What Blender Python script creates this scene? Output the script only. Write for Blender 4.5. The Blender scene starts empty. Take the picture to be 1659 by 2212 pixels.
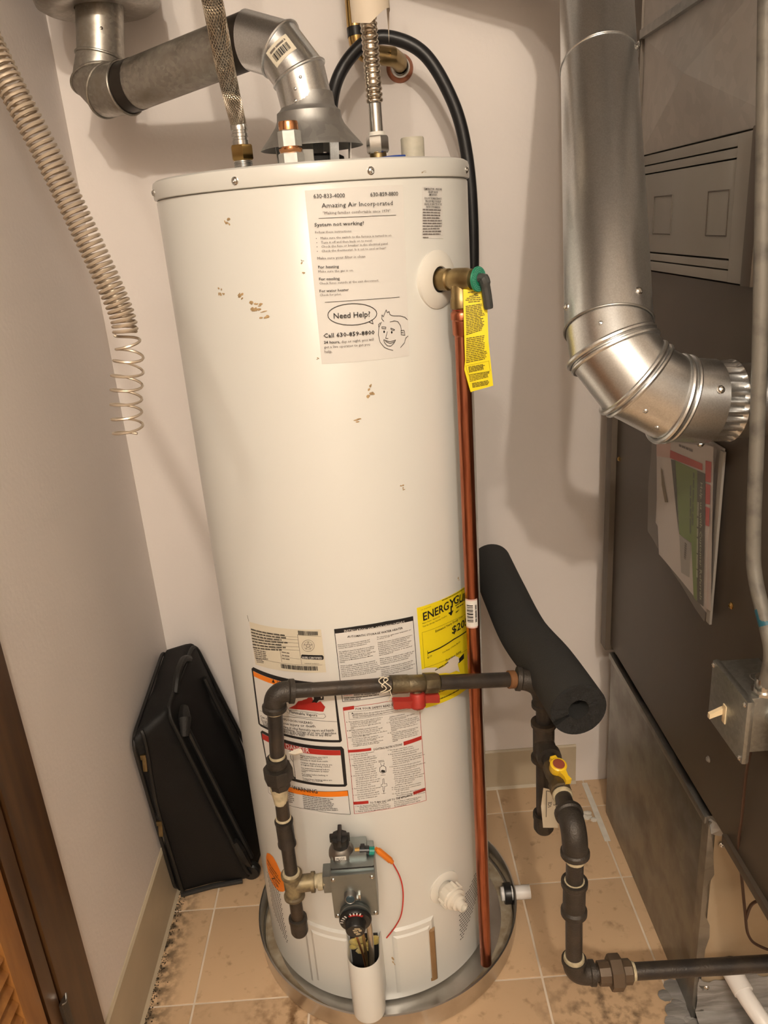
import bpy, bmesh, math, random
from mathutils import Vector as V, Matrix
random.seed(7)
SC = bpy.context.scene
COL = SC.collection
PI = math.pi
# ------------------------------------------------------------------ camera
FPX = 1686.3
cam_d = bpy.data.cameras.new('camera'); cam = bpy.data.objects.new('camera', cam_d); COL.objects.link(cam)
cam_d.sensor_fit = 'HORIZONTAL'; cam_d.sensor_width = 36; cam_d.lens = 36*FPX/1659; cam_d.clip_start = .02
PITCH, ROLL, YAW = .3534, -.0753, .0020
F = V((math.sin(YAW)*math.cos(PITCH), math.cos(YAW)*math.cos(PITCH), -math.sin(PITCH)))
RT = V((math.cos(YAW), -math.sin(YAW), 0)); UP = RT.cross(F)
R2 = math.cos(ROLL)*RT + math.sin(ROLL)*UP; U2 = -math.sin(ROLL)*RT + math.cos(ROLL)*UP
cam.matrix_world = Matrix(((R2.x, U2.x, -F.x, .0697), (R2.y, U2.y, -F.y, -1.3252), (R2.z, U2.z, -F.z, 1.4108), (0, 0, 0, 1)))
SC.camera = cam
# ------------------------------------------------------------------ light
w = bpy.data.worlds.new('world'); SC.world = w; w.use_nodes = True
w.node_tree.nodes['Background'].inputs[0].default_value = (1, .86, .7, 1)
w.node_tree.nodes['Background'].inputs[1].default_value = .15
def bulb(loc, power, rad=.035, col=(1, .885, .745)):
    l = bpy.data.lights.new('ceiling_bulb', 'POINT'); l.energy = power; l.color = col; l.shadow_soft_size = rad
    o = bpy.data.objects.new('ceiling_bulb', l); COL.objects.link(o); o.location = loc
bulb((.22, -2.55, 2.62), 100)
bulb((-.20, -2.50, 2.58), 38)
SC.view_settings.view_transform = 'Standard'; SC.view_settings.look = 'None'
SC.view_settings.gamma = 1; SC.view_settings.use_curve_mapping = False
SC.view_settings.exposure = 0.0
# ------------------------------------------------------------------ materials
def mat(name, col, rough=.5, metal=0, var=.0, scale=20, bump=0, bscale=60, col2=None, thr=None, spec=None, coat=0, stretch=None, emis=None, world=False):
    m = bpy.data.materials.new(name); m.use_nodes = True; nt = m.node_tree; N = nt.nodes; b = N['Principled BSDF']
    b.inputs['Roughness'].default_value = rough; b.inputs['Metallic'].default_value = metal
    if spec is not None: b.inputs['Specular IOR Level'].default_value = spec
    if coat: b.inputs['Coat Weight'].default_value = coat
    c = (*col, 1); b.inputs['Base Color'].default_value = c
    tc = N.new('ShaderNodeTexCoord'); src = tc.outputs['Object']
    if world: src = N.new('ShaderNodeNewGeometry').outputs['Position']
    if stretch:
        mp = N.new('ShaderNodeMapping'); mp.inputs['Scale'].default_value = stretch; nt.links.new(src, mp.inputs[0]); src = mp.outputs[0]
    if var or col2:
        n = N.new('ShaderNodeTexNoise'); n.inputs['Scale'].default_value = scale; n.inputs['Detail'].default_value = 6; nt.links.new(src, n.inputs['Vector'])
        r = N.new('ShaderNodeValToRGB'); e = r.color_ramp.elements
        lo, hi = thr or (.35, .65); e[0].position = lo; e[1].position = hi
        c2 = (*col2, 1) if col2 else tuple(max(0, x*(1-var)) for x in col)+(1,)
        e[0].color = c; e[1].color = c2
        nt.links.new(n.outputs[0], r.inputs[0]); nt.links.new(r.outputs[0], b.inputs['Base Color'])
    if bump:
        n = N.new('ShaderNodeTexNoise'); n.inputs['Scale'].default_value = bscale; n.inputs['Detail'].default_value = 4; nt.links.new(src, n.inputs['Vector'])
        bp = N.new('ShaderNodeBump'); bp.inputs['Strength'].default_value = bump; bp.inputs['Distance'].default_value = .002
        nt.links.new(n.outputs[0], bp.inputs['Height']); nt.links.new(bp.outputs[0], b.inputs['Normal'])
    return m
def galv(name, col, rough, cell=160, amt=.25, dirt=None):
    m = mat(name, col, rough, 1); nt = m.node_tree; N = nt.nodes; b = N['Principled BSDF']
    tc = N.new('ShaderNodeTexCoord')
    v = N.new('ShaderNodeTexVoronoi'); v.inputs['Scale'].default_value = cell; nt.links.new(tc.outputs['Object'], v.inputs['Vector'])
    sp = N.new('ShaderNodeSeparateColor'); nt.links.new(v.outputs['Color'], sp.inputs[0])
    mr = N.new('ShaderNodeMapRange'); mr.inputs[3].default_value = rough-amt*.08; mr.inputs[4].default_value = rough+amt*.12
    nt.links.new(sp.outputs[0], mr.inputs[0]); nt.links.new(mr.outputs[0], b.inputs['Roughness'])
    mx = N.new('ShaderNodeMix'); mx.data_type = 'RGBA'
    mx.inputs[6].default_value = (*[x*(1-amt) for x in col], 1); mx.inputs[7].default_value = (*[min(1, x*(1+amt*.5)) for x in col], 1)
    nt.links.new(sp.outputs[1], mx.inputs[0]); out = mx.outputs[2]
    if dirt:
        n = N.new('ShaderNodeTexNoise'); n.inputs['Scale'].default_value = 14; n.inputs['Detail'].default_value = 8; nt.links.new(tc.outputs['Object'], n.inputs['Vector'])
        r = N.new('ShaderNodeMapRange'); r.inputs[1].default_value = .42; r.inputs[2].default_value = .68; nt.links.new(n.outputs[0], r.inputs[0])
        m2 = N.new('ShaderNodeMix'); m2.data_type = 'RGBA'; m2.inputs[7].default_value = (*dirt, 1)
        nt.links.new(r.outputs[0], m2.inputs[0]); nt.links.new(out, m2.inputs[6]); out = m2.outputs[2]
        m3 = N.new('ShaderNodeMapRange'); m3.inputs[3].default_value = 1; m3.inputs[4].default_value = .55; nt.links.new(r.outputs[0], m3.inputs[0]); nt.links.new(m3.outputs[0], b.inputs['Metallic'])
    nt.links.new(out, b.inputs['Base Color'])
    return m
M = {}
M['wall'] = mat('wall_paint', (.78, .72, .68), .62, bump=.25, bscale=120, var=.05, scale=3)
M['ceil'] = mat('ceiling_paint', (.75, .72, .68), .8)
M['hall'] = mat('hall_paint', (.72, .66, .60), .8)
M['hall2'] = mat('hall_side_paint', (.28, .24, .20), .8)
M['carpet'] = mat('hall_floor', (.42, .31, .21), .8, var=.2)
M['baseb'] = mat('vinyl_base', (.50, .42, .30), .45, var=.12, scale=9)
M['grout'] = mat('grout', (.74, .64, .52), .9, var=.2, scale=15)
M['jamb'] = mat('dark_stained_wood', (.095, .042, .013), .4, col2=(.055, .024, .008), scale=8, stretch=(6, 6, .5))
M['oak'] = mat('oak_louver', (.36, .16, .04), .45, col2=(.25, .10, .025), scale=10, stretch=(5, 5, .6))
M['enamel'] = mat('white_enamel', (.69, .69, .655), .30, var=.015, scale=4, coat=.2)
M['residue'] = mat('adhesive_residue', (.50, .34, .17), .7, var=.4, scale=200)
M['galv'] = galv('new_galvanised', (.77, .79, .80), .29, 700, .09)
M['galvold'] = galv('old_galvanised', (.44, .42, .38), .36, 190, .2, dirt=(.22, .19, .15))
M['duct'] = galv('duct_sheet', (.42, .415, .40), .55, 90, .12)
M['steel'] = mat('zinc_steel', (.62, .61, .58), .25, 1)
M['dullsteel'] = mat('dull_steel', (.36, .35, .33), .45, 1, bump=.1)
M['valvegrey'] = mat('valve_aluminium', (.27, .295, .29), .38, .9, var=.12, scale=30)
M['iron'] = mat('black_iron', (.032, .028, .026), .36, .35, col2=(.058, .046, .036), scale=30, bump=.25, bscale=300)
M['ironold'] = mat('rusty_iron', (.062, .044, .030), .42, .3, col2=(.036, .030, .025), scale=25, bump=.3, bscale=260)
M['fitting'] = mat('malleable_fitting', (.055, .045, .036), .46, .4, col2=(.036, .031, .026), scale=40, bump=.4, bscale=400)
M['dope'] = mat('pipe_dope', (.55, .47, .31), .7, var=.35, scale=90)
M['brass'] = mat('brass', (.46, .30, .11), .25, 1)
M['brassold'] = mat('aged_brass', (.40, .30, .15), .38, 1, col2=(.26, .19, .09), scale=40)
M['copper'] = mat('copper_tube', (.50, .185, .10), .28, 1, col2=(.33, .105, .06), scale=14, stretch=(20, 20, 1))
M['coppernew'] = mat('bright_copper', (.80, .40, .20), .18, 1)
M['foam'] = mat('pipe_foam', (.022, .0215, .020), .85, bump=.5, bscale=500)
M['foamcut'] = mat('foam_cut_face', (.010, .010, .010), .7, bump=1, bscale=700)
M['rubber'] = mat('black_hose', (.010, .010, .011), .38)
M['fabric'] = mat('black_nylon', (.0038, .0036, .0036), .6, bump=.35, bscale=700, spec=.35)
M['fabric2'] = mat('worn_black_trim', (.008, .0075, .007), .5, bump=.3, bscale=300)
M['blackp'] = mat('black_plastic', (.012, .012, .012), .35)
M['charcoal'] = mat('charcoal_plastic', (.05, .052, .05), .4)
M['whitep'] = mat('white_plastic', (.74, .72, .66), .4)
M['pvc'] = mat('pvc', (.78, .76, .74), .3)
M['nylonring'] = mat('white_nylon', (.70, .66, .58), .45)
M['blue'] = mat('blue_plastic', (.02, .06, .30), .4)
M['red'] = mat('red_handle', (.42, .035, .025), .42, var=.2, scale=60)
M['yellowp'] = mat('yellow_plastic', (.78, .50, .02), .4)
M['greenp'] = mat('green_disc', (.012, .20, .11), .4)
M['teal'] = mat('teal_plastic', (.0, .22, .17), .4)
M['orangep'] = mat('orange_plastic', (.72, .20, .02), .4)
M['wirered'] = mat('red_wire', (.55, .04, .03), .4)
M['wirebrown'] = mat('brown_wire', (.055, .025, .014), .45)
M['furn'] = mat('furnace_enamel', (.088, .068, .050), .42, .2, var=.12, scale=5)  # brown enamel made darker, shade below the louvers put into the colour
M['furnlight'] = mat('furnace_grey', (.30, .28, .25), .5, .2, var=.06, scale=6)
M['plenum'] = galv('plenum_sheet', (.50, .47, .44), .62, 60, .06)
M['flange'] = mat('flange_brown', (.13, .105, .08), .5, .3)
M['basegrey'] = galv('return_box_sheet', (.30, .295, .275), .36, 45, .10, dirt=(.15, .135, .115))
M['basefront'] = mat('stained_sheet', (.42, .34, .235), .42, .35, col2=(.32, .24, .15), scale=9, thr=(.4, .8))
M['mastic'] = mat('duct_mastic', (.16, .15, .14), .6, 0, col2=(.28, .27, .26), scale=9, stretch=(1, 6, 10), bump=.6, bscale=30)
M['box'] = galv('switch_box_steel', (.40, .41, .39), .42, 200, .12)
M['ivory'] = mat('ivory_toggle', (.74, .60, .38), .35)
M['conduit'] = mat('painted_conduit', (.17, .155, .13), .6, .15, col2=(.09, .082, .07), scale=35, thr=(.5, .72), bump=.3, bscale=120)
M['bluep'] = mat('blue_paint', (.01, .09, .13), .5)
M['dark'] = mat('dark_interior', (.012, .011, .010), .8)
M['wool'] = mat('fibreglass', (.55, .42, .10), .9, col2=(.40, .33, .17), scale=60, bump=.8, bscale=200)
M['tape'] = mat('dark_tape', (.035, .028, .022), .35, .5)
M['cardboard'] = mat('brown_tape', (.29, .17, .075), .5, var=.15, scale=40)
M['dirt'] = mat('floor_dirt', (.055, .04, .025), .95, var=.5, scale=120)
M['paperstrip'] = mat('paper_strip', (.70, .66, .58), .75, var=.12, scale=40)
# printed sheets and inks
for k, c, r in [('paper', (.705, .692, .665), .40), ('plate', (.68, .62, .49), .4), ('yellow', (.86, .70, .015), .4), ('tear', (.72, .66, .56), .7),
                ('k', (.012, .011, .012), .5), ('g', (.11, .09, .085), .6), ('w', (.70, .68, .64), .45), ('red', (.42, .022, .016), .5), ('orange', (.86, .22, .01), .45),
                ('pink', (.62, .42, .38), .5), ('redp', (.42, .035, .035), .5), ('dk', (.035, .032, .018), .5), ('green', (.13, .20, .035), .5), ('pale', (.42, .44, .30), .5),
                ('tan', (.20, .15, .09), .6), ('grey', (.33, .31, .28), .6), ('bookp', (.52, .47, .44), .35)]:
    M['i_'+k] = mat('ink_'+k, c, r)
# ------------------------------------------------------------------ mesh builder
def perp(d):
    d = V(d).normalized(); a = V((0, 0, 1)) if abs(d.z) < .9 else V((1, 0, 0))
    u = d.cross(a).normalized(); return u, d.cross(u).normalized()
class MB:
    def __init__(s): s.v = []; s.f = []; s.m = []; s.mi = 0
    def add(s, vs, fs):
        o = len(s.v); s.v += [V(p) for p in vs]; s.f += [tuple(i+o for i in f) for f in fs]; s.m += [s.mi]*len(fs); return s
    def box(s, lo, hi, rot=None, piv=None):
        (a, b, c), (d, e, f) = lo, hi
        vs = [V(p) for p in [(a, b, c), (d, b, c), (d, e, c), (a, e, c), (a, b, f), (d, b, f), (d, e, f), (a, e, f)]]
        if rot: vs = [rot @ (p-V(piv)) + V(piv) for p in vs]
        return s.add(vs, [(0, 3, 2, 1), (4, 5, 6, 7), (0, 1, 5, 4), (1, 2, 6, 5), (2, 3, 7, 6), (3, 0, 4, 7)])
    def rbox(s, lo, hi, r=.003, rot=None, piv=None):
        bm = bmesh.new(); bmesh.ops.create_cube(bm, size=1)
        L = V(lo); H = V(hi); c = (L+H)/2; e = H-L
        for q in bm.verts: q.co = V((c.x+q.co.x*e.x, c.y+q.co.y*e.y, c.z+q.co.z*e.z))
        bmesh.ops.bevel(bm, geom=bm.edges[:], offset=min(r, min(e)*.45), segments=2, affect='EDGES', profile=.7)
        bm.verts.index_update()
        vs = [q.co.copy() for q in bm.verts]; fs = [[q.index for q in f.verts] for f in bm.faces]; bm.free()
        if rot: vs = [rot @ (p-V(piv)) + V(piv) for p in vs]
        return s.add(vs, fs)
    def tube(s, path, r, n=14, cap=True, closed=False, squash=None):
        P = [V(p) for p in path]; k = len(P); rs = r if isinstance(r, (list, tuple)) else [r]*k
        T = []
        for i in range(k):
            a = P[(i-1) % k] if closed or i else P[0]; b = P[(i+1) % k] if closed or i < k-1 else P[-1]
            t = (b-a); T.append(t.normalized() if t.length > 1e-9 else (T[-1] if T else V((0, 0, 1))))
        u, _ = perp(T[0]); vs = []
        for i in range(k):
            u = (u - T[i]*u.dot(T[i])); u = u.normalized() if u.length > 1e-6 else perp(T[i])[0]
            w_ = T[i].cross(u)
            for j in range(n):
                a = 2*PI*j/n; vs.append(P[i] + (u*math.cos(a) + w_*math.sin(a))*rs[i])
        fs = []
        for i in range(k if closed else k-1):
            i2 = (i+1) % k
            for j in range(n): j2 = (j+1) % n; fs.append((i*n+j, i*n+j2, i2*n+j2, i2*n+j))
        if cap and not closed: fs.append(tuple(range(n))[::-1]); fs.append(tuple((k-1)*n+j for j in range(n)))
        return s.add(vs, fs)
    def lathe(s, prof, org=(0, 0, 0), ax=(0, 0, 1), n=40, a0=0, a1=2*PI, ref=None):
        d = V(ax).normalized(); u, w_ = perp(d)
        if ref is not None: u = (V(ref)-d*V(ref).dot(d)).normalized(); w_ = d.cross(u)
        full = abs(a1-a0-2*PI) < 1e-6; m = n if full else n+1; vs = []; k = len(prof); O = V(org)
        for (r, t) in prof:
            for j in range(m):
                a = a0+(a1-a0)*j/n; vs.append(O + d*t + (u*math.cos(a)+w_*math.sin(a))*max(r, 1e-5))
        fs = []
        for i in range(k-1):
            for j in range(n): j2 = (j+1) % m if full else j+1; fs.append((i*m+j, i*m+j2, (i+1)*m+j2, (i+1)*m+j))
        return s.add(vs, fs)
    def prism(s, poly, org, ux, uy, h):
        O = V(org); ux = V(ux); uy = V(uy); nn = ux.cross(uy).normalized()*h; n = len(poly)
        a = [O+ux*x+uy*y for x, y in poly]; vs = a+[p+nn for p in a]
        return s.add(vs, [tuple(range(n))[::-1], tuple(range(n, 2*n))]+[(i, (i+1) % n, n+(i+1) % n, n+i) for i in range(n)])
    def hexnut(s, c, ax, r, h, bore=0):
        d = V(ax).normalized(); c = V(c)
        return s.lathe([(0, -h/2), (r*.9, -h/2), (r, -h/2+.0015), (r, h/2-.0015), (r*.9, h/2), (0, h/2)], c, d, 6)
    def ball(s, c, r, n=10, sx=(1, 1, 1)):
        k = n//2+1; prof = [(r*math.sin(PI*i/(k-1)), -r*math.cos(PI*i/(k-1))) for i in range(k)]
        o = len(s.v); s.lathe(prof, (0, 0, 0), (0, 0, 1), n)
        for i in range(o, len(s.v)): p = s.v[i]; s.v[i] = V((p.x*sx[0], p.y*sx[1], p.z*sx[2]))+V(c)
        return s
    def screw(s, c, nrm, r=.0045):
        return s.lathe([(r*1.25, 0), (r*1.25, r*.2), (r, r*.35), (r*.8, r*.75), (r*.3, r*.95), (r*.25, r*.55), (0, r*.55)], c, nrm, 10)
ORI = {}
def build(name, mb, mats, parent=None, origin=None, angle=35, smooth=True):
    org = V(origin) if origin is not None else (ORI[parent.name] if parent is not None else V((0, 0, 0)))
    me = bpy.data.meshes.new(name); me.from_pydata([tuple(p-org) for p in mb.v], [], mb.f)
    ms = mats if isinstance(mats, (list, tuple)) else [mats]
    for m in ms: me.materials.append(M[m] if isinstance(m, str) else m)
    if len(ms) > 1: me.polygons.foreach_set('material_index', mb.m)
    bm = bmesh.new(); bm.from_mesh(me); bmesh.ops.recalc_face_normals(bm, faces=bm.faces); bm.to_mesh(me); bm.free()
    if smooth:
        me.polygons.foreach_set('use_smooth', [True]*len(me.polygons)); me.set_sharp_from_angle(angle=math.radians(angle))
    me.update()
    o = bpy.data.objects.new(name, me); COL.objects.link(o)
    if parent is not None: o.parent = parent
    else: o.location = org
    ORI[o.name] = org
    return o
def thing(name, label, cat, loc, group=None):
    o = bpy.data.objects.new(name, None); COL.objects.link(o); o.location = loc; o.empty_display_size = .05
    ORI[o.name] = V(loc); tag(o, label, cat, group); return o
def tag(o, label, cat, group=None, kind=None):
    o['label'] = label
    if cat: o['category'] = cat
    if group: o['group'] = group
    if kind: o['kind'] = kind
    return o
def struct(name, mb, m, parent=None, smooth=False):
    o = build(name, mb, m, parent, smooth=smooth)
    if parent is None: o['kind'] = 'structure'
    return o
def arc(p, a, b, n=8):
    """rounded corner path: from a through corner p to b (a, b are tangent points)"""
    p, a, b = V(p), V(a), V(b)
    return [((1-t)**2)*a+2*t*(1-t)*p+t*t*b for t in [i/n for i in range(n+1)]]
def spline(pts, n=8):
    P = [V(p) for p in pts]; out = []
    for i in range(len(P)-1):
        p0 = P[max(i-1, 0)]; p1 = P[i]; p2 = P[i+1]; p3 = P[min(i+2, len(P)-1)]
        for k in range(n):
            t = k/n; out.append(.5*((2*p1)+(-p0+p2)*t+(2*p0-5*p1+4*p2-p3)*t*t+(-p0+3*p1-3*p2+p3)*t**3))
    return out+[P[-1]]
def mitre_rings(pts, r, n=40):
    P = [V(p) for p in pts]; D = [(P[i+1]-P[i]).normalized() for i in range(len(P)-1)]
    u, w_ = perp(D[0]); ring = [P[0]+(u*math.cos(2*PI*j/n)+w_*math.sin(2*PI*j/n))*r for j in range(n)]
    out = [ring]
    for i in range(1, len(P)):
        nn = (D[i-1]+D[i]).normalized() if i < len(D) else D[i-1]
        ring = [p+D[i-1]*((P[i]-p).dot(nn)/D[i-1].dot(nn)) for p in ring]; out.append(ring)
    return out
def skin(mb, rings, cap=False):
    n = len(rings[0]); vs = [p for r in rings for p in r]; k = len(rings)
    fs = [(i*n+j, i*n+(j+1) % n, (i+1)*n+(j+1) % n, (i+1)*n+j) for i in range(k-1) for j in range(n)]
    if cap: fs += [tuple(range(n))[::-1], tuple((k-1)*n+j for j in range(n))]
    return mb.add(vs, fs)
def bead(mb, ring, r=.003, grow=.0015):
    c = sum(ring, V((0, 0, 0)))/len(ring); mb.tube([p+(p-c).normalized()*grow for p in ring], r, 8, closed=True); return mb
# ------------------------------------------------------------------ printing
_txt = {}
def glyphs(t, bold):
    key = (t, bold)
    if key in _txt: return _txt[key]
    c = bpy.data.curves.new('txt', 'FONT'); c.body = t; c.size = 1; c.resolution_u = 1 if len(t) > 14 else 3; c.fill_mode = 'FRONT'
    c.offset = .012*bold
    o = bpy.data.objects.new('txt', c); COL.objects.link(o)
    dg = bpy.context.evaluated_depsgraph_get(); me = bpy.data.meshes.new_from_object(o.evaluated_get(dg))
    vs = [(p.co.x, p.co.y) for p in me.vertices]; fs = [tuple(f.vertices) for f in me.polygons]
    bpy.data.objects.remove(o); bpy.data.curves.remove(c); bpy.data.meshes.remove(me)
    x0 = min((p[0] for p in vs), default=0); x1 = max((p[0] for p in vs), default=1)
    r = ([((x-x0)/max(x1-x0, 1e-6), y/.70) for x, y in vs], fs); _txt[key] = r; return r
def printed(name, entries, fmap, parent, step=.008, bow=True, sheetname=None, sheetmat=None, lay=.00035, base=.0005, label=None):
    """fmap(s, z, off) -> world.  entry layer 0 = the sheet itself, the rest is ink on it"""
    sheets = MB(); inks = {}
    rnd = random.Random(len(entries))
    smat = None; later = []
    def poly(mb, pts, off):
        bm = bmesh.new(); vs = [bm.verts.new((p[0], p[1], 0)) for p in pts]
        try: bm.faces.new(vs)
        except ValueError: bm.free(); return
        if bow:
            a = min(p[0] for p in pts); b = max(p[0] for p in pts); k = math.floor(a/step)+1
            while k*step < b:
                bmesh.ops.bisect_plane(bm, geom=bm.verts[:]+bm.edges[:]+bm.faces[:], plane_co=(k*step, 0, 0), plane_no=(1, 0, 0)); k += 1
        bmesh.ops.triangulate(bm, faces=bm.faces[:]); bm.verts.index_update()
        mb.add([fmap(q.co.x, q.co.y, off) for q in bm.verts], [[q.index for q in f.verts] for f in bm.faces]); bm.free()
    def ink(c): return inks.setdefault(c, MB())
    for e in entries:
        if e[0] == 'P':
            if e[3] == 0: smat = e[2]; poly(sheets, e[1], base)
            else: poly(ink(e[2]), e[1], base+lay*e[3])
        elif e[0] == 'T':
            _, t, A, B, h, bold, c = e; vs, fs = glyphs(t, bold)
            dx = B[0]-A[0]; dz = B[1]-A[1]; L = math.hypot(dx, dz) or 1e-6; nx, nz = -dz/L, dx/L
            ink(c).add([fmap(A[0]+dx*x+nx*h*y, A[1]+dz*x+nz*h*y, base+lay*(5 if bow else 4)) for x, y in vs], fs)
        elif e[0] == 'L':
            _, pts, wd, c = e
            for a, b in zip(pts, pts[1:]):
                dx = b[0]-a[0]; dz = b[1]-a[1]; L = math.hypot(dx, dz)
                if L < 1e-6: continue
                ux, uz = dx/L, dz/L; q = wd*.5; nx, nz = -uz*q, ux*q; a = (a[0]-ux*q*.6, a[1]-uz*q*.6); b = (b[0]+ux*q*.6, b[1]+uz*q*.6)
                poly(ink(c), [(a[0]+nx, a[1]+nz), (a[0]-nx, a[1]-nz), (b[0]-nx, b[1]-nz), (b[0]+nx, b[1]+nz)], base+lay*3)
        elif e[0] in 'GD':
            if e[0] == 'D': rows = [(e[1], e[2], e[3])]; c = e[4]; fill = 1
            else:
                _, tl, tr, bl, br, n, c, fill, hh = e; rows = []
                for i in range(n):
                    f = (i+.5)/n; a = (tl[0]+(bl[0]-tl[0])*f, tl[1]+(bl[1]-tl[1])*f); b = (tr[0]+(br[0]-tr[0])*f, tr[1]+(br[1]-tr[1])*f)
                    hgt = math.hypot(bl[0]-tl[0], bl[1]-tl[1])/n*hh; k = fill*rnd.uniform(.82, 1.0); rows.append((a, (a[0]+(b[0]-a[0])*k, a[1]+(b[1]-a[1])*k), hgt))
            mb = ink(c)
            for a, b, h in rows:
                dx = b[0]-a[0]; dz = b[1]-a[1]; L = math.hypot(dx, dz); ux, uz = dx/L, dz/L; nx, nz = -uz*h*.5, ux*h*.5; t = 0
                while t < L-h*.5:
                    # a word: a run of short strokes
                    wl = rnd.uniform(1.6, 5)*h; e2 = min(t+wl, L)
                    q = t
                    while q < e2:
                        sw = h*.30; k = rnd.uniform(.7, 1)
                        P0 = (a[0]+ux*q, a[1]+uz*q); P1 = (a[0]+ux*min(q+sw, e2), a[1]+uz*min(q+sw, e2))
                        o = base+lay*3
                        mb.add([fmap(P0[0]-nx, P0[1]-nz, o), fmap(P1[0]-nx, P1[1]-nz, o), fmap(P1[0]+nx*k, P1[1]+nz*k, o), fmap(P0[0]+nx*k, P0[1]+nz*k, o)], [(0, 1, 2, 3)])
                        q += h*.42
                    t = e2+h*.5
        elif e[0] == 'B':
            _, tl, tr, bl, br, n, c = e; mb = ink(c); f = 0
            while f < .985:
                wd = rnd.choice([1, 1, 2, 3])/n*.55; g = min(f+wd, 1)
                L2 = lambda p, q, t: (p[0]+(q[0]-p[0])*t, p[1]+(q[1]-p[1])*t)
                qs = [L2(tl, tr, f), L2(tl, tr, g), L2(bl, br, g), L2(bl, br, f)]
                mb.add([fmap(x, z, base+lay*3) for x, z in qs], [(0, 1, 2, 3)]); f = g+rnd.choice([1, 1, 2])/n*.5
    sh = parent
    if sheets.v: sh = build(name, sheets, sheetmat or 'i_'+smat, parent, smooth=bow)
    if label: sh['label'] = label
    allm = MB(); mats = []
    for c, mb in inks.items():
        allm.mi = len(mats); mats.append('i_'+c); allm.add(mb.v, mb.f)
    if allm.v:
        me_o = build('print', allm, mats, sh, smooth=False)
    return sh
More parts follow.
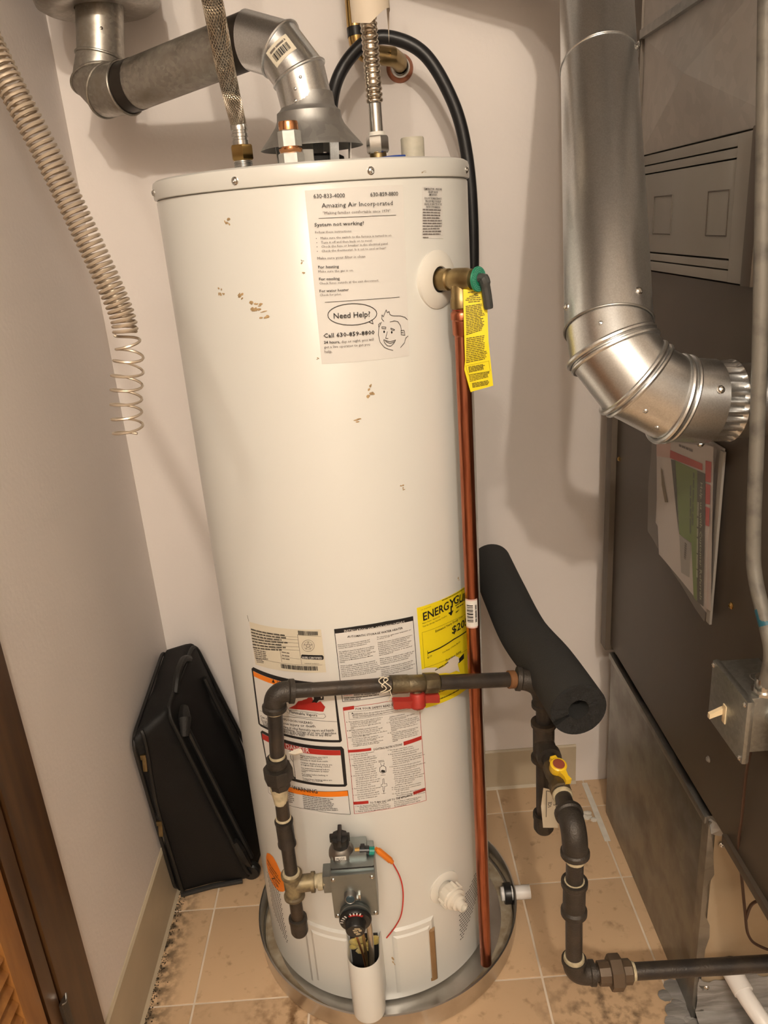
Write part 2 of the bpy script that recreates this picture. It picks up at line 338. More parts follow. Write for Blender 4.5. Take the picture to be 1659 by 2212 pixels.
LABELS = {
'service': [
('P',[(0.00135,1.45729),(0.13667,1.45687),(0.131,1.23149),(0.0015,1.23471)],'paper',0),
('T', '630-833-4000', (0.01198, 1.44743), (0.05199, 1.44577), 0.00482, 0, 'k'),
('T', '630-859-8800', (0.08649, 1.44483), (0.12691, 1.44403), 0.0047, 0, 'k'),
('T', 'Amazing Air Incorporated', (0.02099, 1.43517), (0.11778, 1.4325), 0.00551, 0, 'k'),
('T', '"Making families comfortable since 1979"', (0.02191, 1.42711), (0.11334, 1.424), 0.00342, 0, 'g'),
('L',[(0.01598,1.42271),(0.06649,1.42121),(0.12228,1.41988)],0.00053,'k'),
('T', 'System not working?', (0.00953, 1.41316), (0.0747, 1.41101), 0.0043, 1, 'k'),
('T', 'Follow these instructions:', (0.00959, 1.40472), (0.0575, 1.40304), 0.00281, 0, 'g'),
('T', 'Make sure the switch to the furnace is turned to on.', (0.01596, 1.39698), (0.11368, 1.39369), 0.00293, 0, 'g'),
('P',[(0.01003,1.39882),(0.01094,1.39875),(0.01086,1.39789),(0.00994,1.39796)],'k',1),
('T', 'Turn it off and then back on to reset.', (0.01611, 1.3915), (0.08441, 1.38922), 0.00295, 0, 'g'),
('P',[(0.01007,1.39347),(0.01098,1.39341),(0.0109,1.39254),(0.00998,1.3926)],'k',1),
('T', 'Check the fuse or breaker in the electrical panel.', (0.01585, 1.38648), (0.10751, 1.38362), 0.00295, 0, 'g'),
('P',[(0.00991,1.38845),(0.01083,1.38838),(0.01074,1.38751),(0.00982,1.38758)],'k',1),
('T', 'Check the thermostat. Is it set to cool or heat?', (0.01565, 1.38099), (0.10351, 1.37831), 0.00296, 0, 'g'),
('P',[(0.00981,1.38285),(0.01073,1.38278),(0.01064,1.38191),(0.00972,1.38197)],'k',1),
('T', 'Make sure your filter is clean', (0.0092, 1.37217), (0.0731, 1.36981), 0.00332, 0, 'g'),
('T', 'For heating', (0.00925, 1.36104), (0.03646, 1.35986), 0.00334, 1, 'k'),
('T', 'Make sure the gas is on.', (0.00895, 1.35569), (0.05561, 1.3537), 0.0029, 0, 'g'),
('T', 'For cooling', (0.0089, 1.3458), (0.03612, 1.34457), 0.00337, 1, 'k'),
('T', 'Check fuses outside at the unit disconnect.', (0.00873, 1.34049), (0.08984, 1.33776), 0.00294, 0, 'g'),
('T', 'For water heater', (0.00796, 1.33044), (0.04707, 1.3292), 0.00341, 1, 'k'),
('T', 'Check for pilot.', (0.00783, 1.32554), (0.03667, 1.32437), 0.00297, 0, 'g'),
('L',[(0.01374,1.31694),(0.06364,1.31586),(0.11955,1.31391)],0.00057,'k'),
('L',[(0.08376,1.29552),(0.08285,1.29279),(0.08062,1.29027),(0.07714,1.28806),(0.0726,1.28623),(0.06717,1.28485),(0.0611,1.28398),(0.05461,1.28363),(0.04797,1.28381),(0.04143,1.28452),(0.03523,1.28574),(0.0296,1.2874),(0.02474,1.28946),(0.02083,1.29184),(0.01802,1.29445),(0.01639,1.2972),(0.01603,1.29998),(0.01692,1.30269),(0.01904,1.30523),(0.02231,1.30749),(0.02659,1.30939),(0.03175,1.31085),(0.03758,1.31181),(0.04388,1.31223),(0.05042,1.3121),(0.05697,1.3114),(0.06329,1.31018),(0.06912,1.30847),(0.07424,1.30634),(0.07842,1.30388),(0.08149,1.30118),(0.0833,1.29836),(0.08376,1.29552)],0.00093,'k'),
('T', 'Need Help?', (0.02355, 1.29481), (0.07365, 1.29268), 0.0072, 0.6, 'k'),
('L',[(0.07119,1.28586),(0.07729,1.28237),(0.07621,1.28805)],0.00083,'k'),
('T', 'Call 630-859-8800', (0.00742, 1.27048), (0.07824, 1.26843), 0.00567, 1, 'k'),
('T', '24 hours,', (0.00725, 1.26253), (0.02917, 1.2615), 0.00356, 1, 'k'),
('T', 'day or night, you will', (0.03097, 1.26133), (0.07629, 1.26025), 0.00357, 0, 'g'),
('T', 'get a live operator to get you', (0.007, 1.25622), (0.07013, 1.25407), 0.00358, 0, 'g'),
('T', 'help.', (0.00688, 1.24999), (0.01727, 1.24961), 0.00359, 0, 'g'),
('L',[(0.09313,1.28444),(0.09047,1.28771),(0.09115,1.29297),(0.09293,1.2904),(0.09801,1.29909),(0.09931,1.29504),(0.10213,1.29651),(0.10316,1.29225),(0.10711,1.29002),(0.11964,1.28835),(0.12674,1.28596),(0.13059,1.28188)],0.00071,'k'),
('L',[(0.10239,1.2822),(0.10933,1.28284),(0.11484,1.28135),(0.11868,1.27547),(0.11958,1.2681)],0.00071,'k'),
('L',[(0.12395,1.26816),(0.11889,1.26855),(0.11889,1.26271),(0.12493,1.26133),(0.1242,1.26752)],0.00073,'k'),
('L',[(0.11883,1.26576),(0.12255,1.26505)],0.00072,'k'),
('L',[(0.08976,1.28363),(0.08529,1.27697),(0.0838,1.26636),(0.08566,1.2565),(0.09169,1.24849),(0.09952,1.24445),(0.10426,1.24322)],0.00071,'k'),
('L',[(0.13,1.25944),(0.12612,1.2575),(0.12344,1.25111),(0.11645,1.24529)],0.00072,'k'),
('L',[(0.08771,1.28266),(0.08492,1.28059),(0.08529,1.27697)],0.00071,'k'),
('L',[(0.08964,1.27708),(0.09583,1.27601),(0.09524,1.27368),(0.08972,1.27468),(0.08964,1.27708)],0.00071,'k'),
('L',[(0.10312,1.27372),(0.10874,1.27124),(0.10835,1.26984),(0.10363,1.2715),(0.10312,1.27372)],0.00071,'k'),
('L',[(0.09735,1.26959),(0.09426,1.26092),(0.09798,1.2601)],0.00071,'k'),
('L',[(0.09118,1.25923),(0.10035,1.25532),(0.10946,1.25661),(0.10637,1.25273),(0.10125,1.24912),(0.09588,1.2504),(0.0922,1.25511),(0.09118,1.25923)],0.00072,'k'),
('L',[(0.09367,1.25675),(0.10016,1.25291),(0.10692,1.25449)],0.00072,'k'),
('P',[(0.09427,1.26971),(0.09378,1.2685),(0.0928,1.26808),(0.0919,1.26872),(0.09162,1.27002),(0.0921,1.27124),(0.09308,1.27166),(0.09397,1.27102)],'k',1),
('P',[(0.10582,1.26761),(0.10533,1.26639),(0.10432,1.26598),(0.10339,1.26663),(0.10309,1.26795),(0.10359,1.26917),(0.10459,1.26957),(0.10552,1.26893)],'k',1),
],
'relief': [
('P',[(0.17009,1.45383),(0.21345,1.45307),(0.21195,1.38406),(0.16468,1.38808)],'paper',0),
('T', 'TEMPERATURE - PRESSURE', (0.17164, 1.44932), (0.20997, 1.44788), 0.00263, 0.8, 'k'),
('T', 'RELIEF VALVE', (0.18057, 1.44543), (0.20007, 1.44434), 0.00265, 0.8, 'k'),
('T', '-IMPORTANT-', (0.18079, 1.44176), (0.19922, 1.44065), 0.00266, 0.8, 'k'),
('T', 'FOLLOW THE MAINTENANCE', (0.17217, 1.43758), (0.20811, 1.43592), 0.00265, 0.8, 'k'),
('T', 'PROCEDURES FOR RELIEF', (0.17381, 1.43386), (0.20663, 1.4322), 0.00265, 0.8, 'k'),
('T', 'VALVES AS DIRECTED IN THE', (0.17115, 1.43028), (0.20811, 1.4284), 0.00266, 0.8, 'k'),
('T', 'INSTRUCTION MANUAL', (0.1747, 1.42645), (0.20427, 1.42475), 0.00267, 0.8, 'k'),
('G',(0.16872,1.42638),(0.21109,1.42389),(0.16609,1.3912),(0.20986,1.38912),10,'g',0.97,0.55),
('D',(0.16638,1.38878),(0.17674,1.38812),0.00159,'g'),
],
'rating': [
('P',[(-0.17675,0.81469),(-0.04048,0.82225),(-0.03962,0.74452),(-0.17681,0.7336)],'plate',0),
('G',(-0.17387,0.80483),(-0.08013,0.81064),(-0.17571,0.76443),(-0.08094,0.78262),7,'k',0.8,0.5),
('G',(-0.17423,0.76582),(-0.11945,0.77211),(-0.17321,0.74594),(-0.11752,0.75906),5,'g',0.6,0.55),
('G',(-0.1127,0.77789),(-0.08317,0.77795),(-0.11369,0.75982),(-0.08348,0.76107),3,'g',0.55,0.35),
('G',(-0.17284,0.7479),(-0.15073,0.75097),(-0.17087,0.73931),(-0.14531,0.74516),3,'g',0.8,0.55),
('B',(-0.07836,0.81859),(-0.0455,0.81876),(-0.07845,0.81081),(-0.0457,0.81223),46,'k'),
('B',(-0.11759,0.75183),(-0.05281,0.75568),(-0.11773,0.74401),(-0.05284,0.74767),60,'k'),
('L',[(-0.17385,0.80125),(-0.07975,0.80686)],0.00039,'g'),
('L',[(-0.17318,0.79606),(-0.07948,0.80202)],0.00039,'g'),
('L',[(-0.17321,0.78975),(-0.07971,0.7959)],0.00039,'g'),
('L',[(-0.17252,0.78092),(-0.07986,0.78888)],0.0004,'g'),
('L',[(-0.17363,0.77513),(-0.08009,0.78271)],0.0004,'g'),
('L',[(-0.11471,0.7659),(-0.08113,0.76668)],0.00037,'g'),
('L',[(-0.17375,0.74945),(-0.04454,0.75865)],0.0004,'g'),
('L',[(-0.08003,0.81152),(-0.07988,0.78449),(-0.07887,0.75715)],0.00053,'g'),
('L',[(-0.1158,0.77819),(-0.11515,0.75594)],0.00055,'g'),
('L',[(-0.08009,0.81099),(-0.04169,0.81023)],0.00035,'g'),
('L',[(-0.05384,0.7931),(-0.05448,0.79037),(-0.05577,0.78778),(-0.05764,0.78551),(-0.05996,0.78371),(-0.06258,0.7825),(-0.06533,0.78195),(-0.06801,0.7821),(-0.07044,0.78295),(-0.07245,0.78445),(-0.0739,0.7865),(-0.07467,0.78896),(-0.07472,0.79167),(-0.07404,0.79445),(-0.07268,0.79709),(-0.07075,0.79942),(-0.06838,0.80127),(-0.06574,0.8025),(-0.06301,0.80304),(-0.06037,0.80284),(-0.058,0.80193),(-0.05605,0.80037),(-0.05466,0.79828),(-0.0539,0.7958),(-0.05384,0.7931)],0.00052,'g'),
('L',[(-0.05672,0.79297),(-0.05718,0.79105),(-0.05811,0.78923),(-0.05945,0.78764),(-0.06112,0.78637),(-0.06301,0.78551),(-0.06498,0.78513),(-0.0669,0.78524),(-0.06864,0.78583),(-0.07008,0.78688),(-0.07112,0.78832),(-0.07168,0.79004),(-0.07172,0.79194),(-0.07125,0.79388),(-0.07028,0.79573),(-0.06891,0.79736),(-0.06721,0.79865),(-0.06532,0.79951),(-0.06335,0.79989),(-0.06145,0.79976),(-0.05974,0.79913),(-0.05833,0.79805),(-0.05732,0.79659),(-0.05677,0.79486),(-0.05672,0.79297)],0.00035,'g'),
('L',[(-0.06335,0.79989),(-0.06061,0.78682),(-0.07078,0.79429),(-0.05715,0.79521),(-0.06907,0.78622),(-0.06335,0.79989)],0.00052,'g'),
('P',[(-0.07679,0.77513),(-0.0428,0.77597),(-0.04098,0.77372),(-0.04146,0.76896),(-0.04286,0.76753),(-0.07688,0.76715),(-0.0787,0.76873),(-0.07835,0.77319)],'k',1),
('T', 'AHRI CERTIFIED', (-0.07671, 0.76859), (-0.04344, 0.76963), 0.00397, 1, 'w'),
('T', 'ASSEMBLED IN MEXICO', (-0.07363, 0.75913), (-0.04916, 0.7601), 0.00163, 0, 'k'),
('L',[(-0.17809,0.82621),(-0.17656,0.81564)],0.00096,'k'),
],
'hazard': [
('P',[(-0.18068,0.81351),(-0.03661,0.82226),(-0.02525,0.4588),(-0.19905,0.44613)],'paper',0),
('P',[(-0.19136,0.71957),(-0.1852,0.72515),(-0.03158,0.72416),(-0.02819,0.71942),(-0.02614,0.6127),(-0.02947,0.60937),(-0.18905,0.60445),(-0.19529,0.60689)],'k',1),
('P',[(-0.18641,0.71743),(-0.03055,0.71579),(-0.03088,0.61428),(-0.18971,0.61003)],'w',2),
('P',[(-0.18641,0.71743),(-0.03055,0.71579),(-0.03049,0.70634),(-0.1867,0.70712)],'orange',3),
('P',[(-0.14253,0.70995),(-0.13824,0.71763),(-0.13586,0.71048)],'k',4),
('T', 'WARNING', (-0.13113, 0.71117), (-0.08432, 0.71036), 0.00582, 1, 'k'),
('P',[(-0.11505,0.66646),(-0.10082,0.6761),(-0.09437,0.68476),(-0.08708,0.68689),(-0.07767,0.69377),(-0.06902,0.69568),(-0.06645,0.68856),(-0.06005,0.68635),(-0.05479,0.6895),(-0.05198,0.68506),(-0.04773,0.67881),(-0.05194,0.66929),(-0.08214,0.66954)],'red',3),
('P',[(-0.09437,0.68476),(-0.09435,0.6922),(-0.08586,0.69726),(-0.0721,0.69811),(-0.07788,0.69189)],'w',4),
('P',[(-0.06604,0.70002),(-0.04804,0.69997),(-0.04878,0.6926),(-0.05704,0.69156),(-0.06177,0.68566),(-0.06492,0.68722),(-0.07014,0.68541),(-0.0651,0.6933)],'k',4),
('P',[(-0.05302,0.6988),(-0.05061,0.69857),(-0.05127,0.69523),(-0.0532,0.69549)],'w',5),
('T', 'Flammable Vapors', (-0.11328, 0.65835), (-0.06287, 0.65948), 0.00552, 1, 'k'),
('L',[(-0.12225,0.67697),(-0.12167,0.66009),(-0.11277,0.65505),(-0.09812,0.65402),(-0.08032,0.65515),(-0.06321,0.65626),(-0.05327,0.65612),(-0.04877,0.66014),(-0.05071,0.66526),(-0.05906,0.66412),(-0.06559,0.6654),(-0.08955,0.66595),(-0.11544,0.66353),(-0.11952,0.67576)],0.00059,'k'),
('L',[(-0.18386,0.63923),(-0.09836,0.65207),(-0.03107,0.65068)],0.00066,'k'),
('L',[(-0.16156,0.67705),(-0.15374,0.68021),(-0.14643,0.68197),(-0.14004,0.68227),(-0.13488,0.68119),(-0.1312,0.67888),(-0.12919,0.67556),(-0.12893,0.67147),(-0.13044,0.66689),(-0.13366,0.66209),(-0.13844,0.65733),(-0.14457,0.65286),(-0.15173,0.64889),(-0.15952,0.64565),(-0.16748,0.64331)],0.00247,'red'),
('T', 'FIRE AND EXPLOSION HAZARD', (-0.16315, 0.63792), (-0.07212, 0.64396), 0.00422, 0.8, 'k'),
('T', 'Can result in serious injury or death', (-0.18388, 0.62584), (-0.06854, 0.63775), 0.00503, 0.6, 'k'),
('T', 'Do not store or use gasoline or other flammable vapors and liquids', (-0.18237, 0.62014), (-0.03731, 0.6323), 0.00482, 0.6, 'k'),
('T', 'in this or any other appliance. Storage of or use of gasoline', (-0.18039, 0.61701), (-0.03411, 0.62666), 0.00481, 0.6, 'k'),
('T', 'or other flammable vapors in the vicinity of this or any other', (-0.17982, 0.61329), (-0.04185, 0.62227), 0.0046, 0.6, 'k'),
('T', 'appliance may result in serious injury or death.', (-0.17884, 0.61171), (-0.08975, 0.61582), 0.00439, 0.6, 'k'),
('P',[(-0.19249,0.591),(-0.18646,0.59718),(-0.02779,0.6011),(-0.02443,0.59599),(-0.02537,0.52249),(-0.02892,0.51895),(-0.18159,0.51183),(-0.18804,0.51411)],'k',1),
('P',[(-0.18729,0.59107),(-0.03061,0.59407),(-0.03086,0.5241),(-0.18474,0.51852)],'w',2),
('P',[(-0.18729,0.59107),(-0.03061,0.59407),(-0.03072,0.58398),(-0.18875,0.57829)],'red',3),
('P',[(-0.14218,0.581),(-0.13672,0.59077),(-0.13334,0.58254)],'w',4),
('T', 'DANGER', (-0.13042, 0.58287), (-0.08447, 0.58429), 0.00919, 1, 'w'),
('T', 'Water temperature over 125°F', (-0.10393, 0.57374), (-0.05316, 0.57755), 0.00308, 0.5, 'k'),
('T', 'can cause severe burns', (-0.10385, 0.5698), (-0.06336, 0.57363), 0.00308, 0.5, 'k'),
('T', 'instantly or death from scalds.', (-0.10382, 0.56544), (-0.05275, 0.56974), 0.00309, 0.5, 'k'),
('T', 'Children, disabled and elderly are', (-0.10458, 0.55928), (-0.04719, 0.56325), 0.0031, 0.5, 'k'),
('T', 'at highest risk of being scalded.', (-0.10436, 0.55494), (-0.05044, 0.55908), 0.00311, 0.5, 'k'),
('T', 'See instruction manual before', (-0.10441, 0.54832), (-0.05272, 0.55297), 0.00312, 0.5, 'k'),
('T', 'setting temperature at water', (-0.10414, 0.54437), (-0.05396, 0.54889), 0.00313, 0.5, 'k'),
('T', 'heater.', (-0.10457, 0.54084), (-0.09508, 0.5423), 0.00313, 0.5, 'k'),
('T', 'Feel water before bathing or', (-0.10445, 0.53563), (-0.05612, 0.54073), 0.00314, 0.5, 'k'),
('T', 'showering.', (-0.10452, 0.53197), (-0.0859, 0.53497), 0.00315, 0.5, 'k'),
('T', 'Temperature limiting valves are', (-0.10447, 0.52611), (-0.05027, 0.53124), 0.00316, 0.5, 'k'),
('T', 'available, see manual.', (-0.10452, 0.52265), (-0.06639, 0.52752), 0.00316, 0.5, 'k'),
('L',[(-0.12349,0.58199),(-0.12422,0.56186),(-0.11988,0.55715),(-0.11956,0.52185)],0.00104,'k'),
('L',[(-0.11853,0.58222),(-0.11933,0.55831)],0.00083,'k'),
('L',[(-0.13678,0.55278),(-0.12584,0.55736)],0.00086,'k'),
('P',[(-0.13336,0.53266),(-0.11928,0.52397),(-0.12032,0.5206),(-0.13128,0.52521)],'k',3),
('P',[(-0.14103,0.57441),(-0.13689,0.57382),(-0.13954,0.56291),(-0.13646,0.55793),(-0.14242,0.55787)],'k',3),
('L',[(-0.19334,0.4815),(-0.14317,0.49406)],0.00072,'k'),
('P',[(-0.19122,0.49217),(-0.02518,0.51143),(-0.02536,0.49988),(-0.19223,0.47996)],'orange',2),
('L',[(-0.19122,0.49217),(-0.02518,0.51143),(-0.02507,0.46087),(-0.09129,0.46244),(-0.14438,0.45571),(-0.19493,0.45923),(-0.19122,0.49217)],0.00072,'k'),
('P',[(-0.14055,0.49715),(-0.13698,0.50408),(-0.13487,0.49801)],'k',3),
('T', 'WARNING', (-0.12833, 0.497), (-0.07886, 0.50101), 0.00809, 1, 'k'),
('G',(-0.13953,0.4892),(-0.11661,0.49089),(-0.14239,0.46182),(-0.12058,0.46772),6,'g',0.6,0.55),
('G',(-0.10948,0.49301),(-0.03897,0.4935),(-0.11057,0.46039),(-0.0336,0.46905),8,'k',0.85,0.45),
],
'install': [
('P',[(-0.01973,0.8219),(0.10864,0.82177),(0.1112,0.68658),(-0.01863,0.68856)],'paper',0),
('L',[(-0.01933,0.82137),(0.01721,0.82394),(0.06353,0.82436),(0.10828,0.82153),(0.10946,0.7167),(0.11035,0.68782),(0.06033,0.68987),(0.02187,0.69026),(-0.01826,0.6891),(-0.01933,0.82137)],0.00085,'k'),
('P',[(-0.01973,0.8219),(0.01725,0.82445),(0.06357,0.82486),(0.10864,0.82177),(0.10846,0.81369),(0.06298,0.81678),(0.01661,0.81668),(-0.01972,0.81387)],'k',1),
('T', 'INSTALLATION AND OPERATION DETAILS', (-0.00417, 0.81621), (0.09263, 0.81476), 0.00426, 1, 'w'),
('T', 'AUTOMATIC STORAGE WATER HEATER', (-0.00021, 0.80611), (0.08911, 0.80537), 0.00359, 1, 'k'),
('T', 'Read and follow water heater warnings and', (-0.01612, 0.79337), (0.03392, 0.79754), 0.00217, 0.4, 'k'),
('T', 'instructions. If owners manual is missing', (-0.01607, 0.79019), (0.03428, 0.79432), 0.00217, 0.4, 'k'),
('T', 'contact the retailer or manufacturer.', (-0.01603, 0.78701), (0.02969, 0.79096), 0.00217, 0.4, 'k'),
('T', 'Gas appliance must be installed in accordance', (-0.01593, 0.78063), (0.04042, 0.78465), 0.00218, 0.4, 'k'),
('T', 'with local codes or, in the absence of local', (-0.01589, 0.77743), (0.03954, 0.78138), 0.00219, 0.4, 'k'),
('T', 'codes, the National Fuel Gas Code, ANSI', (-0.01584, 0.77423), (0.03356, 0.77805), 0.00219, 0.4, 'k'),
('T', 'Z223.1/NFPA 54 or the CSA B149.1, Natural Gas', (-0.01579, 0.77102), (0.04161, 0.77483), 0.00219, 0.4, 'k'),
('T', 'and Propane Installation Code. Not for', (-0.01575, 0.7678), (0.03297, 0.7715), 0.0022, 0.4, 'k'),
('T', 'installation in Manufactured Home (Mobile', (-0.0157, 0.76458), (0.03721, 0.76827), 0.0022, 0.4, 'k'),
('T', 'Home).', (-0.01565, 0.76135), (-0.00783, 0.76232), 0.0022, 0.4, 'k'),
('T', 'Water Leakage - Regardless of the material', (-0.01556, 0.75487), (0.03964, 0.75838), 0.00222, 0.4, 'k'),
('T', 'from which a water heater is constructed, it', (-0.01551, 0.75163), (0.04269, 0.75504), 0.00221, 0.4, 'k'),
('T', 'will at some time leak, due to the corrosive', (-0.01547, 0.74838), (0.04309, 0.75172), 0.00222, 0.4, 'k'),
('T', 'action of water. This water heater must not be', (-0.01542, 0.74512), (0.0462, 0.74833), 0.00222, 0.4, 'k'),
('T', 'located in an area where leakage will result in', (-0.01537, 0.74186), (0.04799, 0.74494), 0.00222, 0.4, 'k'),
('T', 'damage to adjacent areas or lower floors. When', (-0.01532, 0.73859), (0.04704, 0.74164), 0.00223, 0.4, 'k'),
('T', 'such area cannot be avoided, it is recom-', (-0.01528, 0.73531), (0.04056, 0.73845), 0.00224, 0.4, 'k'),
('T', 'For operation at outlet water temperature set', (0.04594, 0.79932), (0.10278, 0.79897), 0.00214, 0.4, 'k'),
('T', 'in excess of 160° F.', (0.04604, 0.79609), (0.07062, 0.79687), 0.00214, 0.4, 'k'),
('T', 'Suitable for water (potable) heating and space', (0.04624, 0.78959), (0.10463, 0.78894), 0.00215, 0.4, 'k'),
('T', 'heating. Do not connect this heater to any', (0.04634, 0.78634), (0.09942, 0.78604), 0.00215, 0.4, 'k'),
('T', 'heating system or components that have', (0.04644, 0.78308), (0.09427, 0.78307), 0.00215, 0.4, 'k'),
('T', 'previously been used with a nonpotable water', (0.04654, 0.77981), (0.10242, 0.77918), 0.00216, 0.4, 'k'),
('T', 'heating appliance. Do not introduce toxic', (0.04664, 0.77653), (0.09856, 0.77616), 0.00217, 0.4, 'k'),
('T', 'chemicals, such as those used for boiler', (0.04674, 0.77325), (0.09739, 0.77292), 0.00217, 0.4, 'k'),
('T', 'treatment, into this heater, or the attached', (0.04684, 0.76997), (0.10292, 0.76915), 0.00217, 0.4, 'k'),
('T', 'space heating loop.', (0.04694, 0.76667), (0.0705, 0.76728), 0.00218, 0.4, 'k'),
('T', 'Water heater is equipped with a single use gas', (0.04714, 0.76007), (0.10615, 0.75881), 0.00219, 0.4, 'k'),
('T', 'shut-off device. If service is required, the', (0.04724, 0.75676), (0.10359, 0.75569), 0.00219, 0.4, 'k'),
('T', 'complete control valve must be replaced.', (0.04734, 0.75344), (0.09834, 0.75277), 0.0022, 0.4, 'k'),
('T', 'Contact your local service technician.', (0.04744, 0.75012), (0.09582, 0.7496), 0.0022, 0.4, 'k'),
('T', 'WARNING : California law requires that this', (0.04765, 0.74345), (0.10289, 0.74225), 0.00221, 0.4, 'k'),
('T', 'water heater must be braced, anchored, or', (0.04775, 0.74011), (0.10034, 0.73909), 0.00221, 0.4, 'k'),
('T', 'strapped to avoid falling or moving during an', (0.04785, 0.73677), (0.10597, 0.73515), 0.00221, 0.4, 'k'),
('T', 'earthquake. See Use and Care Manual for', (0.04795, 0.73341), (0.09796, 0.73251), 0.00222, 0.4, 'k'),
('T', 'information regarding correct installation', (0.04806, 0.73005), (0.10219, 0.72872), 0.00222, 0.4, 'k'),
('T', 'procedures.', (0.04816, 0.72668), (0.06188, 0.72708), 0.00223, 0.4, 'k'),
('T', 'WARNING', (-0.01577, 0.69943), (-0.00083, 0.70026), 0.00219, 0.5, 'red'),
('D',(0.00074,0.7003),(0.03838,0.69896),0.00219,'k'),
('D',(-0.01531,0.69575),(0.04132,0.69564),0.0022,'k'),
('D',(-0.01515,0.69227),(0.01103,0.69227),0.0022,'k'),
],
'safety': [
('P',[(-0.01902,0.67715),(0.10902,0.67283),(0.11164,0.45753),(-0.01807,0.46147)],'paper',0),
('L',[(-0.01855,0.67713),(0.01311,0.67915),(0.05303,0.67929),(0.10936,0.67233),(0.11031,0.58379),(0.11126,0.4577),(0.06525,0.46349),(0.0209,0.46521),(-0.01804,0.46188),(-0.01655,0.56271),(-0.01855,0.67713)],0.00073,'red'),
('P',[(-0.0185,0.67769),(-0.00052,0.6797),(-0.00077,0.67306),(-0.01846,0.67102)],'red',1),
('P',[(-0.01822,0.59395),(0.02081,0.59445),(0.02072,0.58905),(-0.01805,0.58852)],'red',1),
('P',[(0.07649,0.59326),(0.10996,0.59333),(0.10986,0.58555),(0.07666,0.58542)],'red',1),
('P',[(-0.01758,0.48698),(0.00795,0.48745),(0.00781,0.48133),(-0.01744,0.48083)],'red',1),
('P',[(0.08752,0.48549),(0.11092,0.48448),(0.11094,0.47827),(0.08785,0.47918)],'red',1),
('T', 'FOR YOUR SAFETY READ BEFORE OPERATING', (0.00152, 0.67212), (0.10718, 0.66714), 0.00404, 1, 'k'),
('T', 'LIGHTING INSTRUCTIONS', (0.02449, 0.5896), (0.07353, 0.58798), 0.0044, 1, 'k'),
('T', 'TO TURN GAS OFF TO THE APPLIANCE', (0.01045, 0.48119), (0.08513, 0.47961), 0.00427, 1, 'k'),
('L',[(-0.01062,0.66842),(0.02811,0.6686),(0.06862,0.66601),(0.10233,0.66272),(0.10268,0.65411),(0.06786,0.655),(0.02709,0.65536),(-0.01025,0.65442),(-0.01062,0.66842)],0.00037,'k'),
('T', 'WARNING: If you do not follow these instructions and the use and care', (-0.00396, 0.66331), (0.09415, 0.66127), 0.00259, 0.7, 'k'),
('T', 'Manual instructions exactly, a fire or explosion may result causing property', (-0.0045, 0.66056), (0.09424, 0.6571), 0.00223, 0.5, 'k'),
('T', 'damage, personal injury or loss of life.', (-0.00446, 0.65738), (0.04495, 0.65752), 0.00224, 0.5, 'k'),
('P',[(-0.00628,0.66385),(-0.00424,0.66742),(-0.00278,0.66414)],'k',1),
('T', 'A. This appliance has a pilot which is lit by a', (-0.01599, 0.64872), (0.04396, 0.65062), 0.00235, 0.4, 'k'),
('T', 'piezoelectric spark gas ignition system.', (-0.0091, 0.64582), (0.04145, 0.64735), 0.00234, 0.4, 'k'),
('T', 'Do NOT open the inner door of this', (-0.00903, 0.64243), (0.03369, 0.64424), 0.00235, 0.4, 'k'),
('T', 'appliance and try to light the pilot by', (-0.00895, 0.63903), (0.04037, 0.64058), 0.00236, 0.4, 'k'),
('T', 'hand.', (-0.00888, 0.63563), (-0.00392, 0.63634), 0.00236, 0.4, 'k'),
('T', 'B. BEFORE LIGHTING smell all around the', (-0.01564, 0.63174), (0.03534, 0.63395), 0.00236, 0.4, 'k'),
('T', 'appliance area for gas. Be sure to smell', (-0.00873, 0.62881), (0.04206, 0.63023), 0.00236, 0.4, 'k'),
('T', 'next to the floor because some gas is', (-0.00865, 0.62538), (0.03822, 0.62698), 0.00237, 0.4, 'k'),
('T', 'heavier than air and will settle on the floor.', (-0.00858, 0.62196), (0.0503, 0.6228), 0.00237, 0.4, 'k'),
('T', 'WHAT TO DO IF YOU SMELL GAS', (-0.01537, 0.61804), (0.02004, 0.62037), 0.00238, 0.4, 'k'),
('T', '• Do not try to light any appliance.', (-0.01106, 0.61481), (0.03461, 0.61677), 0.00239, 0.4, 'k'),
('T', '• Do not touch any electric switch; do not', (-0.01098, 0.61137), (0.04268, 0.61295), 0.00238, 0.4, 'k'),
('T', 'use any phone in your building.', (-0.00827, 0.60818), (0.03088, 0.60995), 0.00239, 0.4, 'k'),
('T', '• Immediately call your gas supplier from', (-0.01084, 0.60445), (0.0416, 0.60607), 0.0024, 0.4, 'k'),
('T', 'a neighbor’s phone. Follow the gas', (-0.00812, 0.60126), (0.03508, 0.60288), 0.0024, 0.4, 'k'),
('T', 'supplier’s instructions.', (0.05543, 0.64807), (0.08229, 0.64684), 0.00232, 0.4, 'k'),
('T', '• If you cannot reach your gas supplier,', (0.05324, 0.64469), (0.09986, 0.64119), 0.00232, 0.4, 'k'),
('T', 'call the fire department.', (0.05571, 0.64122), (0.08385, 0.6398), 0.00233, 0.4, 'k'),
('T', 'C. Use only your hand to turn the gas control', (0.04957, 0.63824), (0.10408, 0.63358), 0.00233, 0.4, 'k'),
('T', 'knob. Never use tools. If the knob will not', (0.05598, 0.63435), (0.10687, 0.62962), 0.00233, 0.4, 'k'),
('T', 'turn by hand, don’t try to repair it, call a', (0.05612, 0.6309), (0.10837, 0.62586), 0.00234, 0.4, 'k'),
('T', 'qualified service technician. Force or', (0.05626, 0.62744), (0.10082, 0.62365), 0.00234, 0.4, 'k'),
('T', 'attempted repair may result in a fire or', (0.0564, 0.62398), (0.10359, 0.6197), 0.00235, 0.4, 'k'),
('T', 'explosion.', (0.05654, 0.62051), (0.06672, 0.62044), 0.00236, 0.4, 'k'),
